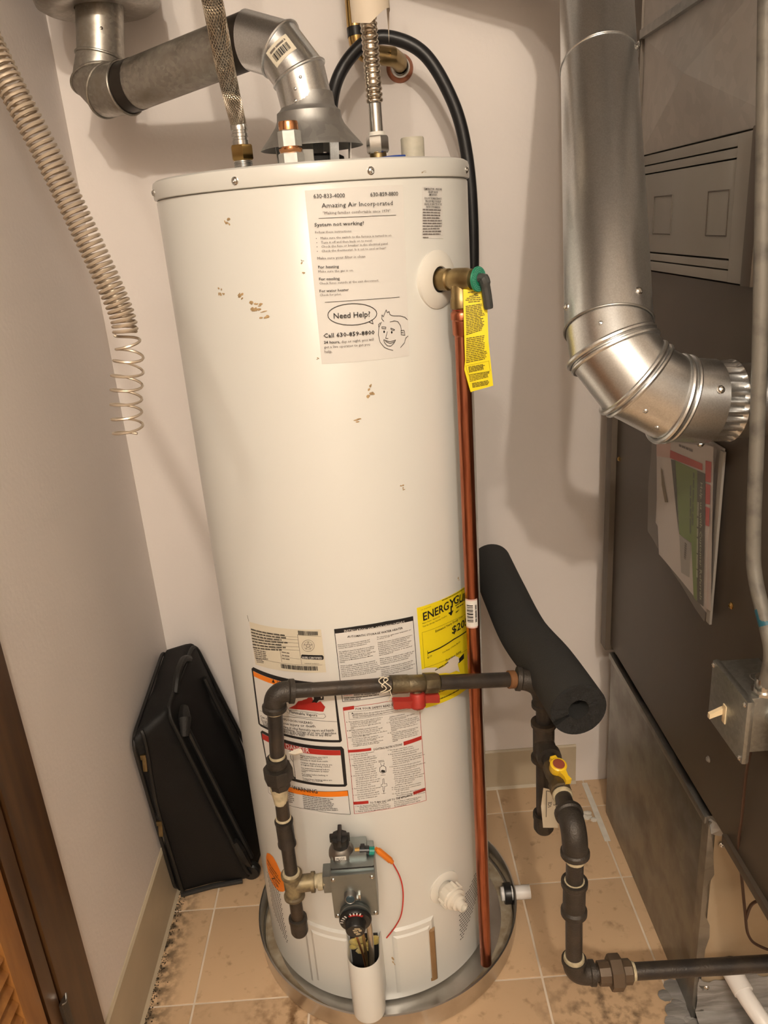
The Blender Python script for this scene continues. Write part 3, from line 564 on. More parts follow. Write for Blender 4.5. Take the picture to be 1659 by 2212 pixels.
('T', 'D. Do not use this appliance if any part has', (0.05036, 0.61754), (0.10399, 0.61261), 0.00235, 0.4, 'k'),
('T', 'been under water. Immediately call a', (0.05682, 0.61356), (0.09904, 0.60992), 0.00236, 0.4, 'k'),
('T', 'qualified installer or service agency to', (0.05696, 0.61007), (0.10439, 0.6055), 0.00236, 0.4, 'k'),
('T', 'replace a flooded water heater. Do not', (0.0571, 0.60657), (0.102, 0.60238), 0.00237, 0.4, 'k'),
('T', 'attempt to repair the unit! It must be', (0.05724, 0.60307), (0.1022, 0.59881), 0.00238, 0.4, 'k'),
('T', 'replaced!', (0.05738, 0.59957), (0.06643, 0.5995), 0.00237, 0.4, 'k'),
('T', '1. STOP! Read safety information', (-0.01689, 0.58324), (0.02517, 0.58612), 0.00243, 0.4, 'k'),
('T', 'above on this label.', (-0.00998, 0.57957), (0.01471, 0.58168), 0.00244, 0.4, 'k'),
('T', '2. Set the thermostat dial to the', (-0.01688, 0.57475), (0.02659, 0.57762), 0.00244, 0.4, 'k'),
('T', 'lowest setting "PILOT LIGHTING"', (-0.00995, 0.57107), (0.02929, 0.57334), 0.00244, 0.4, 'k'),
('T', 'by turning it until it stops.', (-0.00994, 0.5668), (0.0267, 0.56909), 0.00244, 0.4, 'k'),
('T', '3. Slightly depress the gas control', (-0.01686, 0.56193), (0.02808, 0.5648), 0.00246, 0.4, 'k'),
('T', 'knob and turn clockwise to', (-0.00991, 0.55823), (0.02284, 0.56051), 0.00246, 0.4, 'k'),
('T', '"OFF" position. Note: Knob', (-0.0099, 0.55393), (0.02289, 0.55621), 0.00246, 0.4, 'k'),
('T', 'cannot be turned from "PILOT"', (-0.00988, 0.54962), (0.02692, 0.5519), 0.00247, 0.4, 'k'),
('T', 'unless pushed down slightly.', (-0.00987, 0.54531), (0.02565, 0.54759), 0.00247, 0.4, 'k'),
('T', '4. Wait five (5) minutes to clear', (-0.01683, 0.54038), (0.02703, 0.54325), 0.00249, 0.4, 'k'),
('T', 'out any gas. If you smell any', (-0.00984, 0.53664), (0.02709, 0.53891), 0.00249, 0.4, 'k'),
('T', 'gas, STOP! Follow "B" in the', (-0.00983, 0.53229), (0.02581, 0.53457), 0.00249, 0.4, 'k'),
('T', 'safety information above on this', (-0.00982, 0.52794), (0.03121, 0.53014), 0.00249, 0.4, 'k'),
('T', 'label. If you do not smell gas,', (-0.0098, 0.52357), (0.02993, 0.52579), 0.0025, 0.4, 'k'),
('T', 'go to the next step.', (-0.00979, 0.51919), (0.01529, 0.52132), 0.00251, 0.4, 'k'),
('T', '5. Remove the outer door from', (-0.0168, 0.51419), (0.02201, 0.51706), 0.00252, 0.4, 'k'),
('T', 'the water heater. Do not attempt', (-0.00976, 0.51041), (0.03145, 0.51258), 0.00252, 0.4, 'k'),
('T', 'to remove the inner door.', (-0.00975, 0.506), (0.02211, 0.50826), 0.00253, 0.4, 'k'),
('T', '6. Locate the piezoelectric spark', (-0.01678, 0.50096), (0.02754, 0.50382), 0.00254, 0.4, 'k'),
('T', 'generator which is located on', (-0.00972, 0.49716), (0.02759, 0.49939), 0.00253, 0.4, 'k'),
('T', 'top of the combination gas', (-0.00971, 0.49272), (0.02361, 0.49498), 0.00254, 0.4, 'k'),
('T', '7. Turn the gas control knob counter-', (0.04785, 0.58384), (0.0928, 0.5794), 0.00239, 0.4, 'k'),
('T', 'clockwise to the "PILOT" position.', (0.0543, 0.57904), (0.09422, 0.57491), 0.0024, 0.4, 'k'),
('T', '8. Depress and hold the gas control knob all', (0.04802, 0.57542), (0.10211, 0.56916), 0.0024, 0.4, 'k'),
('T', 'the way down. Immediately depress the', (0.05448, 0.57058), (0.09837, 0.56562), 0.00241, 0.4, 'k'),
('T', 'piezoelectric spark generator button several', (0.05457, 0.56634), (0.10769, 0.55941), 0.00242, 0.4, 'k'),
('T', 'times until the pilot is lit. The pilot flame can', (0.05466, 0.56209), (0.11321, 0.55382), 0.00242, 0.4, 'k'),
('T', 'only be seen through the sight glass window', (0.05476, 0.55783), (0.10669, 0.55101), 0.00243, 0.4, 'k'),
('T', 'located on the inner door.', (0.05485, 0.55356), (0.08492, 0.55078), 0.00243, 0.4, 'k'),
('T', '9. Continue to hold down the gas control knob', (0.04852, 0.54992), (0.10437, 0.54286), 0.00244, 0.4, 'k'),
('T', 'for about one (1) minute after the pilot is lit.', (0.05503, 0.54499), (0.11391, 0.53628), 0.00244, 0.4, 'k'),
('T', '• If it goes out repeat steps 3 to 9.', (0.05273, 0.54082), (0.09683, 0.53574), 0.00245, 0.4, 'k'),
('T', '• If the gas control knob does not pop up', (0.05282, 0.53651), (0.10221, 0.53028), 0.00245, 0.4, 'k'),
('T', 'when released, stop and immediately call', (0.05531, 0.53206), (0.10369, 0.52559), 0.00246, 0.4, 'k'),
('T', 'your service technician or gas supplier.', (0.05541, 0.52773), (0.10385, 0.52117), 0.00247, 0.4, 'k'),
('T', '• If the pilot will not stay lit after several', (0.0531, 0.52353), (0.10937, 0.5155), 0.00247, 0.4, 'k'),
('T', 'tries, turn the gas control knob clockwise', (0.0556, 0.51904), (0.10685, 0.51169), 0.00248, 0.4, 'k'),
('T', 'to "OFF" and call your service', (0.05569, 0.51468), (0.09125, 0.51058), 0.00248, 0.4, 'k'),
('T', 'technician or gas supplier.', (0.05579, 0.51031), (0.08754, 0.50686), 0.00249, 0.4, 'k'),
('T', '10. Close the door, the system is complete.', (0.04938, 0.50666), (0.10333, 0.49925), 0.00249, 0.4, 'k'),
('T', '11. Turn gas control knob counterclockwise', (0.04947, 0.50227), (0.10216, 0.49508), 0.0025, 0.4, 'k'),
('T', 'to the "ON" position.', (0.05607, 0.49714), (0.08031, 0.49481), 0.00251, 0.4, 'k'),
('T', '12. Set the thermostat dial to desired setting.', (0.04964, 0.49348), (0.10921, 0.48447), 0.00251, 0.4, 'k'),
('T', 'The preferred starting point for temperature', (0.05626, 0.48831), (0.11074, 0.4796), 0.00252, 0.4, 'k'),
('T', 'is indicated by the mark on the thermostat.', (0.05636, 0.48388), (0.10955, 0.47542), 0.00252, 0.4, 'k'),
('T', '1. Set the thermostat dial to the lowest', (-0.01558, 0.47727), (0.03825, 0.47782), 0.00257, 0.4, 'k'),
('T', 'setting "PILOT LIGHTING" by turning the', (-0.00843, 0.47409), (0.04247, 0.47381), 0.00257, 0.4, 'k'),
('T', 'thermostat dial clockwise until it stops.', (-0.00835, 0.47048), (0.04534, 0.46988), 0.00257, 0.4, 'k'),
('T', '2. Slightly depress the gas control knob and', (-0.01533, 0.46645), (0.04411, 0.46638), 0.00258, 0.4, 'k'),
('T', 'turn clockwise to "OFF" POSITION. Note:', (0.05136, 0.47694), (0.1018, 0.46902), 0.00253, 0.4, 'k'),
('T', 'knob cannot be turned from "PILOT"', (0.05151, 0.4733), (0.09523, 0.46688), 0.00253, 0.4, 'k'),
('T', 'position unless pushed down slightly.', (0.05166, 0.46965), (0.09949, 0.46221), 0.00254, 0.4, 'k'),
('T', 'Do not use force.', (0.0518, 0.46599), (0.07328, 0.46363), 0.00255, 0.4, 'k'),
('L',[(0.03238,0.55295),(0.03757,0.55622),(0.04256,0.55175),(0.0422,0.54193),(0.03641,0.54023),(0.03145,0.54483),(0.03238,0.55295)],0.00077,'k'),
('P',[(0.03311,0.54489),(0.03609,0.54725),(0.0409,0.54481),(0.04065,0.54129),(0.03647,0.54102)],'k',1),
('L',[(0.03383,0.56153),(0.03552,0.55527)],0.00058,'k'),
('L',[(0.04041,0.56112),(0.03918,0.55548)],0.00059,'k'),
('L',[(0.03556,0.52845),(0.0376,0.52901),(0.0378,0.51793),(0.0415,0.5181),(0.04198,0.51295),(0.03778,0.5129),(0.03624,0.50313),(0.03459,0.50349),(0.03481,0.51355),(0.03202,0.51413),(0.03231,0.5181),(0.03514,0.51811),(0.03556,0.52845)],0.00059,'k'),
('L',[(0.03548,0.50431),(0.03531,0.49725)],0.0006,'k'),
('G',(0.03102,0.56797),(0.04587,0.56771),(0.03115,0.56304),(0.04553,0.56289),2,'g',0.7,0.55),
('G',(0.03293,0.53797),(0.04366,0.53661),(0.03279,0.53601),(0.04352,0.53465),1,'g',0.8,0.55),
('G',(0.03183,0.50001),(0.04099,0.49901),(0.03171,0.49841),(0.04084,0.49701),1,'g',0.9,0.55),
],
'energy': [
('P',[(0.1167,0.83359),(0.23803,0.82693),(0.25166,0.82455),(0.25162,0.64147),(0.23088,0.62864),(0.19013,0.63365),(0.12139,0.6436),(0.11892,0.71994)],'yellow',0),
('T', 'ENERG', (0.12656, 0.80803), (0.18257, 0.80866), 0.01425, 1.3, 'k'),
('T', 'GUIDE', (0.19459, 0.81165), (0.25387, 0.79736), 0.01388, 1.3, 'k'),
('T', 'Y', (0.18257, 0.80866), (0.19855, 0.80683), 0.01565, 1.2, 'k'),
('L',[(0.18872,0.8098),(0.18862,0.79489)],0.00315,'k'),
('P',[(0.18153,0.80041),(0.19566,0.79997),(0.18898,0.79223)],'k',1),
('T', 'U.S. Government', (0.12354, 0.82742), (0.14332, 0.8276), 0.00165, 0.3, 'k'),
('D',(0.16764,0.82918),(0.23789,0.8251),0.00166,'k'),
('T', 'Water Heater - Natural Gas', (0.12424, 0.80249), (0.16085, 0.80243), 0.0024, 0.3, 'k'),
('T', 'Tank Size (Storage Capacity): 29 gallons', (0.12451, 0.79654), (0.1768, 0.79717), 0.00239, 0.3, 'k'),
('T', 'Estimated Yearly Energy Cost', (0.14938, 0.7781), (0.21883, 0.77642), 0.00413, 0.4, 'k'),
('T', '$205', (0.18718, 0.75892), (0.23562, 0.75538), 0.0136, 1, 'k'),
('L',[(0.12325,0.78717),(0.15795,0.78526),(0.19051,0.78277),(0.25327,0.77242),(0.25363,0.70332),(0.2049,0.71161),(0.16925,0.717),(0.12428,0.72112),(0.12325,0.78717)],0.00036,'k'),
('L',[(0.13259,0.74581),(0.15846,0.74547),(0.19179,0.74656),(0.25682,0.7404)],0.00221,'k'),
('L',[(0.1318,0.75052),(0.13174,0.74109)],0.00061,'k'),
('T', '$177', (0.13037, 0.73656), (0.13963, 0.73674), 0.00347, 0.3, 'k'),
('T', 'Cost Range of Similar Models', (0.16201, 0.73336), (0.20882, 0.73348), 0.00275, 0.3, 'k'),
('T', 'First Hour Rating', (0.16909, 0.71448), (0.21019, 0.71355), 0.00429, 0.4, 'k'),
('D',(0.14498,0.7083),(0.17544,0.71025),0.00278,'k'),
('P',[(0.20372,0.69372),(0.20325,0.7019),(0.22057,0.70491),(0.22051,0.69428)],'k',1),
('P',[(0.19056,0.6931),(0.19141,0.70059),(0.20099,0.69776),(0.20065,0.69263)],'k',1),
('D',(0.20295,0.80115),(0.22612,0.79888),0.00244,'k'),
('D',(0.2005,0.79344),(0.21047,0.79401),0.00246,'k'),
('D',(0.20039,0.80603),(0.22894,0.80519),0.00218,'k'),
('P',[(0.11892,0.71994),(0.12821,0.71961),(0.14743,0.71242),(0.15305,0.70742),(0.16697,0.70637),(0.1756,0.71277),(0.19159,0.71492),(0.20351,0.70573),(0.20496,0.69706),(0.19978,0.6944),(0.20498,0.67573),(0.1952,0.68347),(0.17737,0.68705),(0.16775,0.69295),(0.14664,0.69984),(0.11772,0.71146)],'tear',2),
('D',(0.12859,0.67162),(0.20152,0.66008),0.00282,'k'),
('D',(0.12898,0.66687),(0.21359,0.65219),0.0023,'k'),
('D',(0.13469,0.65787),(0.15291,0.65634),0.00231,'k'),
('D',(0.13357,0.65107),(0.20042,0.64307),0.00233,'k'),
('L',[(0.13224,0.65231),(0.16487,0.64662),(0.20042,0.64307)],0.00026,'k'),
],
'tag': [
('P',[(0.20413,1.31842),(0.21361,1.32941),(0.23263,1.32803),(0.23603,1.3186),(0.23661,1.29665),(0.23665,1.2449),(0.24234,1.18097),(0.20946,1.17416),(0.20109,1.20764),(0.20273,1.22093),(0.20284,1.26485)],'yellow',0),
('D',(0.21046,1.31292),(0.22006,1.31348),0.00143,'k'),
('D',(0.21864,1.3098),(0.22346,1.31071),0.00143,'k'),
('D',(0.21204,1.30776),(0.22469,1.3081),0.00143,'k'),
('D',(0.20847,1.30549),(0.22723,1.30538),0.00143,'k'),
('D',(0.20664,1.30309),(0.22847,1.30276),0.00143,'k'),
('D',(0.21048,1.30027),(0.22665,1.30035),0.00143,'k'),
('G',(0.20639,1.2959),(0.23314,1.29776),(0.20571,1.25551),(0.23308,1.26174),17,'k',0.97,0.6),
('G',(0.2056,1.25246),(0.23353,1.25475),(0.20409,1.21637),(0.23561,1.22068),14,'k',0.97,0.55),
('L',[(0.20352,1.21284),(0.23643,1.2175),(0.23788,1.20306),(0.20669,1.20001),(0.20352,1.21284)],0.00027,'k'),
('G',(0.20708,1.21167),(0.23592,1.21486),(0.20767,1.20264),(0.23752,1.20668),5,'k',0.85,0.7),
('G',(0.20741,1.19996),(0.23923,1.20295),(0.20858,1.18901),(0.23949,1.19481),5,'k',0.97,0.55),
('G',(0.2117,1.18741),(0.23758,1.19043),(0.21237,1.18006),(0.23741,1.18317),4,'k',0.95,0.7),
],
'gastag': [
('P',[(0.30536,0.49863),(0.31598,0.49453),(0.33138,0.46181),(0.33174,0.40742),(0.30586,0.40992),(0.3028,0.45505)],'plate',0),
('L',[(0.31093,0.49191),(0.32107,0.48629),(0.32833,0.45894),(0.32859,0.41485),(0.31619,0.41701),(0.31153,0.42551),(0.31093,0.49191)],0.00094,'k'),
('T', 'FURNACE', (0.32001, 0.42951), (0.3204, 0.46443), 0.00569, 0.8, 'k'),
('T', 'GAS', (0.32946, 0.44139), (0.32935, 0.45885), 0.00567, 0.8, 'k'),
],
'booklet': [
('P',[(0.03545,1.02813),(0.25643,1.07854),(0.28648,0.82775),(0.24086,0.8216),(0.17229,0.82539),(0.06805,0.82853),(0.04889,0.91948)],'paper',0),
('P',[(0.03576,1.02598),(0.09888,1.04084),(0.10089,1.01569),(0.03935,1.00076)],'pink',1),
('P',[(0.0989,1.02873),(0.22542,1.04293),(0.22713,1.03302),(0.09912,1.01517)],'redp',1),
('P',[(0.23478,1.05088),(0.25508,1.05435),(0.25816,1.02411),(0.2393,1.01991)],'redp',1),
('P',[(0.24103,1.01721),(0.25799,1.02019),(0.2609,0.99071),(0.24504,0.98701)],'redp',1),
('P',[(0.24622,0.9828),(0.26096,0.98549),(0.26358,0.9574),(0.25073,0.95441)],'redp',1),
('P',[(0.10402,1.01445),(0.12234,1.0177),(0.15315,0.90107),(0.13757,0.93632)],'dk',1),
('P',[(0.12234,1.0177),(0.20909,1.02745),(0.22488,0.9159),(0.20056,0.90584),(0.15483,0.90175)],'green',1),
('P',[(0.20322,0.90979),(0.22614,0.91782),(0.23638,0.81933),(0.22289,0.82141)],'green',1),
('P',[(0.20968,1.02763),(0.23877,1.03144),(0.25622,0.87913),(0.2621,0.8237),(0.23777,0.82076),(0.22532,0.91328)],'dk',2),
('T', 'Help us with Customer Referrals', (0.22525, 1.01403), (0.24844, 0.82978), 0.00795, 0.5, 'pale'),
('D',(0.22172,0.98074),(0.23368,0.86017),0.00564,'pale'),
('D',(0.19929,1.0204),(0.20735,0.93407),0.00507,'k'),
('D',(0.19033,0.99719),(0.1999,0.91983),0.0052,'k'),
('P',[(0.06121,0.98773),(0.06955,0.98431),(0.10144,0.93811),(0.08687,0.93294),(0.06959,0.9573)],'tan',1),
('P',[(0.15505,0.90036),(0.20078,0.9045),(0.20371,0.84616),(0.17005,0.83953)],'grey',1),
('D',(0.18504,0.89797),(0.18446,0.86991),0.00905,'g'),
('D',(0.13527,1.04724),(0.1891,1.05272),0.00402,'g'),
('L',[(0.2638,0.95615),(0.27749,0.82734)],0.00076,'pink'),
],
}
# ================================================================== the setting
XL, YB, XF, ZC = -.476, .348, .567, 2.80
struct('wall_back', MB().box((XL-.1, YB, -.02), (1.35, YB+.1, ZC)), 'wall')
struct('wall_left', MB().box((XL-.1, -.36, -.02), (XL, YB, ZC)), 'wall')
struct('wall_right', MB().box((1.25, -.5, -.02), (1.35, YB, ZC)), 'wall')
struct('ceiling', MB().box((-1.45, -3.3, ZC), (1.85, YB+.1, ZC+.08)), 'ceil')
struct('wall_front', MB().box((-1.4, -3.3, -.02), (1.8, -3.2, ZC)), 'hall')
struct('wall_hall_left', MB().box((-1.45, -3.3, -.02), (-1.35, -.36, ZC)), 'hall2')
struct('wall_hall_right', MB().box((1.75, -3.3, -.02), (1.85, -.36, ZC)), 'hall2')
struct('wall_closet_front', MB().box((-1.35, -.49, -.02), (-.545, -.37, ZC)).box((1.25, -.62, -.02), (1.75, -.50, ZC)).box((-.545, -.49, 2.30), (1.25, -.37, ZC)), 'hall')
struct('floor_hall', MB().box((-1.35, -3.2, -.05), (1.75, -.80, -.004)), 'carpet')
struct('trim_1', MB().rbox((-.545, -.455, 0), (-.470, -.36, 2.30), .003), 'jamb', smooth=True)
struct('trim_2', MB().rbox((-.545, -.495, 0), (-.472, -.462, 2.30), .004), 'jamb', smooth=True)
struct('trim_3', MB().box((-.545, -.464, 0), (-.482, -.453, 2.30)), 'tape')
struct('trim_4', MB().rbox((-.470, -.495, 2.25), (1.25, -.365, 2.30), .003), 'jamb', smooth=True)
o = thing('door_bolt', 'dark metal roller bracket low on the brown door jamb', 'bracket', (-.472, -.458, .30))
build('plate', MB().rbox((-.472, -.468, .27), (-.466, -.450, .345), .002), 'ironold', o)
build('clip', MB().tube(spline([(-.467, -.468, .348), (-.464, -.459, .343), (-.466, -.450, .350)], 5), .0015, 6), 'steel', o)
# baseboards
def cove(mb, a, b, h, nrm, t=.006):
    a, b, n = V(a), V(b), V(nrm); up = V((0, 0, 1))
    prof = [(0, 0), (t*2.2, 0), (t*1.2, .006), (t, .02), (t, h-.004), (t*.4, h), (0, h)]
    vs = [p+n*x+up*z for p in (a, b) for x, z in prof]; k = len(prof)
    mb.add(vs, [(i, i+1, k+i+1, k+i) for i in range(k-1)]+[tuple(range(k))[::-1], tuple(range(k, 2*k))]); return mb
struct('baseboard_left', cove(MB(), (XL, -.36, 0), (XL, YB, 0), .152, (1, 0, 0)), 'baseb', smooth=True)
struct('baseboard_back', cove(MB(), (XL, YB, 0), (.522, YB, 0), .116, (0, -1, 0)), 'baseb', smooth=True)
# floor: grout bed with one object per tile
def tile_mat():
    m = mat('floor_tile', (.60, .44, .30), .38); nt = m.node_tree; N = nt.nodes; b = N['Principled BSDF']; L = nt.links
    pos = N.new('ShaderNodeNewGeometry').outputs['Position']
    def noise(sc, det=8):
        n = N.new('ShaderNodeTexNoise'); n.inputs['Scale'].default_value = sc; n.inputs['Detail'].default_value = det; L.new(pos, n.inputs['Vector']); return n.outputs[0]
    def rng(x, a, bb, lo=0, hi=1):
        r = N.new('ShaderNodeMapRange'); r.inputs[1].default_value = a; r.inputs[2].default_value = bb; r.inputs[3].default_value = lo; r.inputs[4].default_value = hi; L.new(x, r.inputs[0]); return r.outputs[0]
    def mul(a, bb):
        q = N.new('ShaderNodeMath'); q.operation = 'MULTIPLY'; L.new(a, q.inputs[0])
        if isinstance(bb, float): q.inputs[1].default_value = bb
        else: L.new(bb, q.inputs[1])
        return q.outputs[0]
    def mix(f, a, c):
        q = N.new('ShaderNodeMix'); q.data_type = 'RGBA'; L.new(f, q.inputs[0]); L.new(a, q.inputs[6]); q.inputs[7].default_value = (*c, 1); return q.outputs[2]
    base = N.new('ShaderNodeValToRGB'); base.color_ramp.elements[0].color = (.62, .44, .275, 1); base.color_ramp.elements[1].color = (.53, .365, .22, 1)
    L.new(noise(7), base.inputs[0]); c = base.outputs[0]
    sep = N.new('ShaderNodeSeparateXYZ'); L.new(pos, sep.inputs[0])
    c = mix(mul(rng(noise(45), .60, .74), .55), c, (.22, .14, .075))
    # scuffs and spills
    c = mix(mul(rng(noise(11), .58, .74), mul(rng(noise(70), .42, .62), .7)), c, (.20, .125, .065))
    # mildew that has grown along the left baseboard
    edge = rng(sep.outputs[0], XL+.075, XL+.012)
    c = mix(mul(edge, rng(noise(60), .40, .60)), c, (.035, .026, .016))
    # rust that leaked beside the drain pan
    v = N.new('ShaderNodeVectorMath'); v.operation = 'DISTANCE'; L.new(pos, v.inputs[0]); v.inputs[1].default_value = (-.16, -.27, 0)
    c = mix(mul(rng(v.outputs['Value'], .13, .02), rng(noise(38), .44, .62)), c, (.16, .085, .035))
    v = N.new('ShaderNodeVectorMath'); v.operation = 'DISTANCE'; L.new(pos, v.inputs[0]); v.inputs[1].default_value = (.42, -.30, 0)
    c = mix(mul(rng(v.outputs['Value'], .16, .03), rng(noise(42), .46, .66)), c, (.13, .085, .05))
    L.new(c, b.inputs['Base Color'])
    n = N.new('ShaderNodeBump'); n.inputs['Strength'].default_value = .12; n.inputs['Distance'].default_value = .001; L.new(noise(90), n.inputs['Height']); L.new(n.outputs[0], b.inputs['Normal'])
    return m
M['tile'] = tile_mat()
fl = struct('floor', MB().box((XL, -.80, -.05), (1.25, YB, -.0018)), 'grout')
GX, GY, TW, TD, GG = -.3737, .0218, .2291, .2288, .0042
tmesh = {}
for i in range(-1, 5):
    for j in range(-4, 2):
        x0 = max(GX+i*TW+GG/2, XL+.001); x1 = GX+(i+1)*TW-GG/2; y0 = GY+j*TD+GG/2; y1 = min(GY+(j+1)*TD-GG/2, YB-.001)
        if x0 > .85: continue
        key = (round(x1-x0, 4), round(y1-y0, 4))
        if key not in tmesh:
            o = build('tile', MB().rbox((0, 0, -.008), (x1-x0, y1-y0, 0), .0016), 'tile', origin=(0, 0, 0)); tmesh[key] = o.data
        else:
            o = bpy.data.objects.new('tile', tmesh[key]); COL.objects.link(o)
        o.location = (x0, y0, 0); o.parent = fl
# mildew crumbs lying in the corner along the left baseboard
mb = MB(); rnd = random.Random(3)
for k in range(260):
    y = rnd.uniform(-.36, .07); x = XL+.012+abs(rnd.gauss(0, .008)); r = rnd.uniform(.0005, .0019)
    a = rnd.uniform(0, 3); mb.lathe([(r, 0), (r*.7, r*.5), (0, r*.6)], (x, y, 0), (0, 0, 1), 5)
o = build('floor_grime', mb, 'dirt'); tag(o, 'black crumbly grime along the foot of the left baseboard', 'dirt', kind='stuff')
mb = MB(); mb.box((.5365, .13, .0004), (.5505, .335, .0014)); mb.box((.5365, .128, .0014), (.5505, .20, .0018))
o = build('paper_strip', mb, 'paperstrip', origin=(.543, .23, 0)); tag(o, 'narrow pale strip lying on the tiles beside the metal return box', 'strip')
mb = MB()
for k in range(9): mb.ball((.522+rnd.uniform(-.018, .016), .212+rnd.uniform(-.014, .014), .003), rnd.uniform(.004, .008), 7, (1.3, 1, .6))
o = build('plaster_crumb', mb, 'paperstrip', origin=(.522, .212, 0)); tag(o, 'small lump of broken white plaster on the tile by the paper strip', 'debris')
# louvred door folded back outside the jamb
dr = thing('louvered_door', 'orange-brown louvered bifold door folded against the dark jamb', 'door', (-.49, -.66, .02))
build('stile', MB().rbox((-.500, -.552, .02), (-.468, -.508, 2.02), .003), 'oak', dr)
build('stile', MB().rbox((-.500, -.84, .02), (-.468, -.796, 2.02), .003), 'oak', dr)
for z0, z1 in ((.02, .14), (1.0, 1.08), (1.93, 2.02)): build('rail', MB().rbox((-.500, -.796, z0), (-.468, -.552, z1), .003), 'oak', dr)
sm = None
for k in range(30):
    z = .165+k*.028
    if z > .99: break
    if sm is None:
        o = build('slat', MB().rbox((-.019, -.122, -.003), (.019, .122, .003), .0015), 'oak', origin=(0, 0, 0)); sm = o.data
    else: o = bpy.data.objects.new('slat', sm); COL.objects.link(o)
    o.parent = dr; o.location = V((-.484, -.674, z))-V((-.49, -.66, .02)); o.rotation_euler = (0, math.radians(48), 0)
# ================================================================== furnace
fu = thing('furnace', 'tall brown-grey furnace cabinet filling the right side of the closet', 'furnace', (.83, -.14, .46))
cab = build('cabinet', MB().rbox((XF, -.60, .470), (1.10, .235, 1.300), .004), 'furn', fu)
build('corner_flange', MB().rbox((.556, .236, .455), (1.10, .272, 1.300), .002), 'flange', fu)
lp = build('louver_panel', MB().box((XF+.004, -.30, 1.302), (1.10, .20, 1.487)), 'dark', fu)
build('end_stile', MB().rbox((.5585, -.282, 1.303), (.575, -.238, 1.486), .002), 'furnlight', lp)
for z0, z1 in ((1.4715, 1.486), (1.458, 1.4695), (1.333, 1.456), (1.3195, 1.3305), (1.303, 1.3175)):
    build('slat', MB().rbox((.5605, -.238, z0), (.575, .20, z1), .001), 'furnlight', lp)
for y0, y1, z0, z1 in ((-.222, -.155, 1.362, 1.42), (-.02, .06, 1.362, 1.42)):
    mb = MB(); q = [(.5602, y0, z0), (.5602, y1, z0), (.5602, y1, z1), (.5602, y0, z1)]
    build('knockout', mb.tube(q, .0012, 5, closed=True), 'furn', lp)
build('corner_post', MB().rbox((.552, -.318, 1.302), (.575, -.290, 1.49), .003), 'furn', fu)
def xbreak(mb, y0, y1, z0, z1, x, d):
    return mb.add([(x, y0, z0), (x, y1, z0), (x, y1, z1), (x, y0, z1), (x-d, (y0+y1)/2, (z0+z1)/2)], [(0, 1, 4), (1, 2, 4), (2, 3, 4), (3, 0, 4)])
pl = build('plenum', xbreak(MB(), -.345, .150, 1.489, 1.668, XF-.004, .026).box((XF, -.345, 1.489), (1.10, .150, 1.668)), 'plenum', fu, angle=8)
build('duct', xbreak(MB(), -.345, .150, 1.676, 2.78, XF-.006, .02).box((XF-.002, -.345, 1.676), (1.10, .150, 2.78)), 'plenum', fu, angle=8)
build('drive_cleat', MB().rbox((XF-.013, -.345, 1.666), (XF+.01, .150, 1.680), .003), 'duct', fu)
build('edge_flange', MB().rbox((XF-.010, .150, 1.489), (XF+.03, .190, 2.40), .002), 'flange', fu)
for y, z in ((.262, 1.64), (.262, .97)): pass
for y, z, m in ((.155, 1.60, 'steel'), (.155, 1.66, 'steel'), (.215, .92, 'brass'), (-.318, .853, 'brass'), (-.285, .735, 'brass'), (-.30, 1.40, 'steel'), (.25, 1.2, 'steel'), (-.29, .56, 'furnlight')):
    build('screw', MB().screw((XF-.011 if z > 1.5 else XF, y, z), (-1, 0, 0), .0045), m, fu)
build('skirt_lip', MB().rbox((.560, -.60, .466), (.575, -.37, .482), .002), 'furn', fu)
build('hinge_bracket', MB().rbox((.585, -.50, .44), (.62, -.43, .475), .003).rbox((.60, -.485, .425), (.612, -.455, .445), .002), 'dullsteel', fu)
build('bolt', MB().screw((.60, -.50, .455), (0, -1, 0), .006), 'brass', fu)
# return air box
rb = thing('return_air_box', 'sheet metal return box under the furnace, with stained front panel', 'duct', (.83, -.04, 0))
build('side_panel', MB().rbox((XF, -.309, 0), (.60, .226, .449), .002), 'basegrey', rb)
build('body', MB().box((.60, -.305, 0), (1.10, .226, .449)), 'basegrey', rb)
build('front_panel', MB().rbox((.578, -.3125, .03), (1.10, -.305, .440), .001), 'basefront', rb)
# bent edge of the side panel, wrapped round the front corner
n = 16; vs = []
for i in range(n+1):
    z = .455*i/n; wv = .583+.006*math.sin(i*1.1)+.004*math.sin(i*2.7)-.010*i/n
    vs += [V((XF-.0015, -.29, z)), V((XF-.0015, -.3135, z)), V((wv, -.3145, z))]
mb = MB().add(vs, [f for i in range(n) for f in ((i*3, i*3+1, i*3+4, i*3+3), (i*3+1, i*3+2, i*3+5, i*3+4))])
build('corner_wrap', mb, 'basegrey', rb)
mb = MB().rbox((.5615, -.305, .441), (.575, .226, .4565), .004)
build('top_flange', mb, 'basegrey', rb)
build('torn_foil', MB().add([(.566, -.30, .455), (.578, -.318, .468), (.596, -.319, .452), (.605, -.317, .438), (.586, -.316, .424), (.570, -.3155, .43), (.588, -.322, .446)], [(0, 1, 6), (1, 2, 6), (2, 3, 6), (3, 4, 6), (4, 5, 6), (5, 0, 6)]), 'duct', rb, angle=10)
rnd = random.Random(5); nx, ny = 44, 12; vs = []
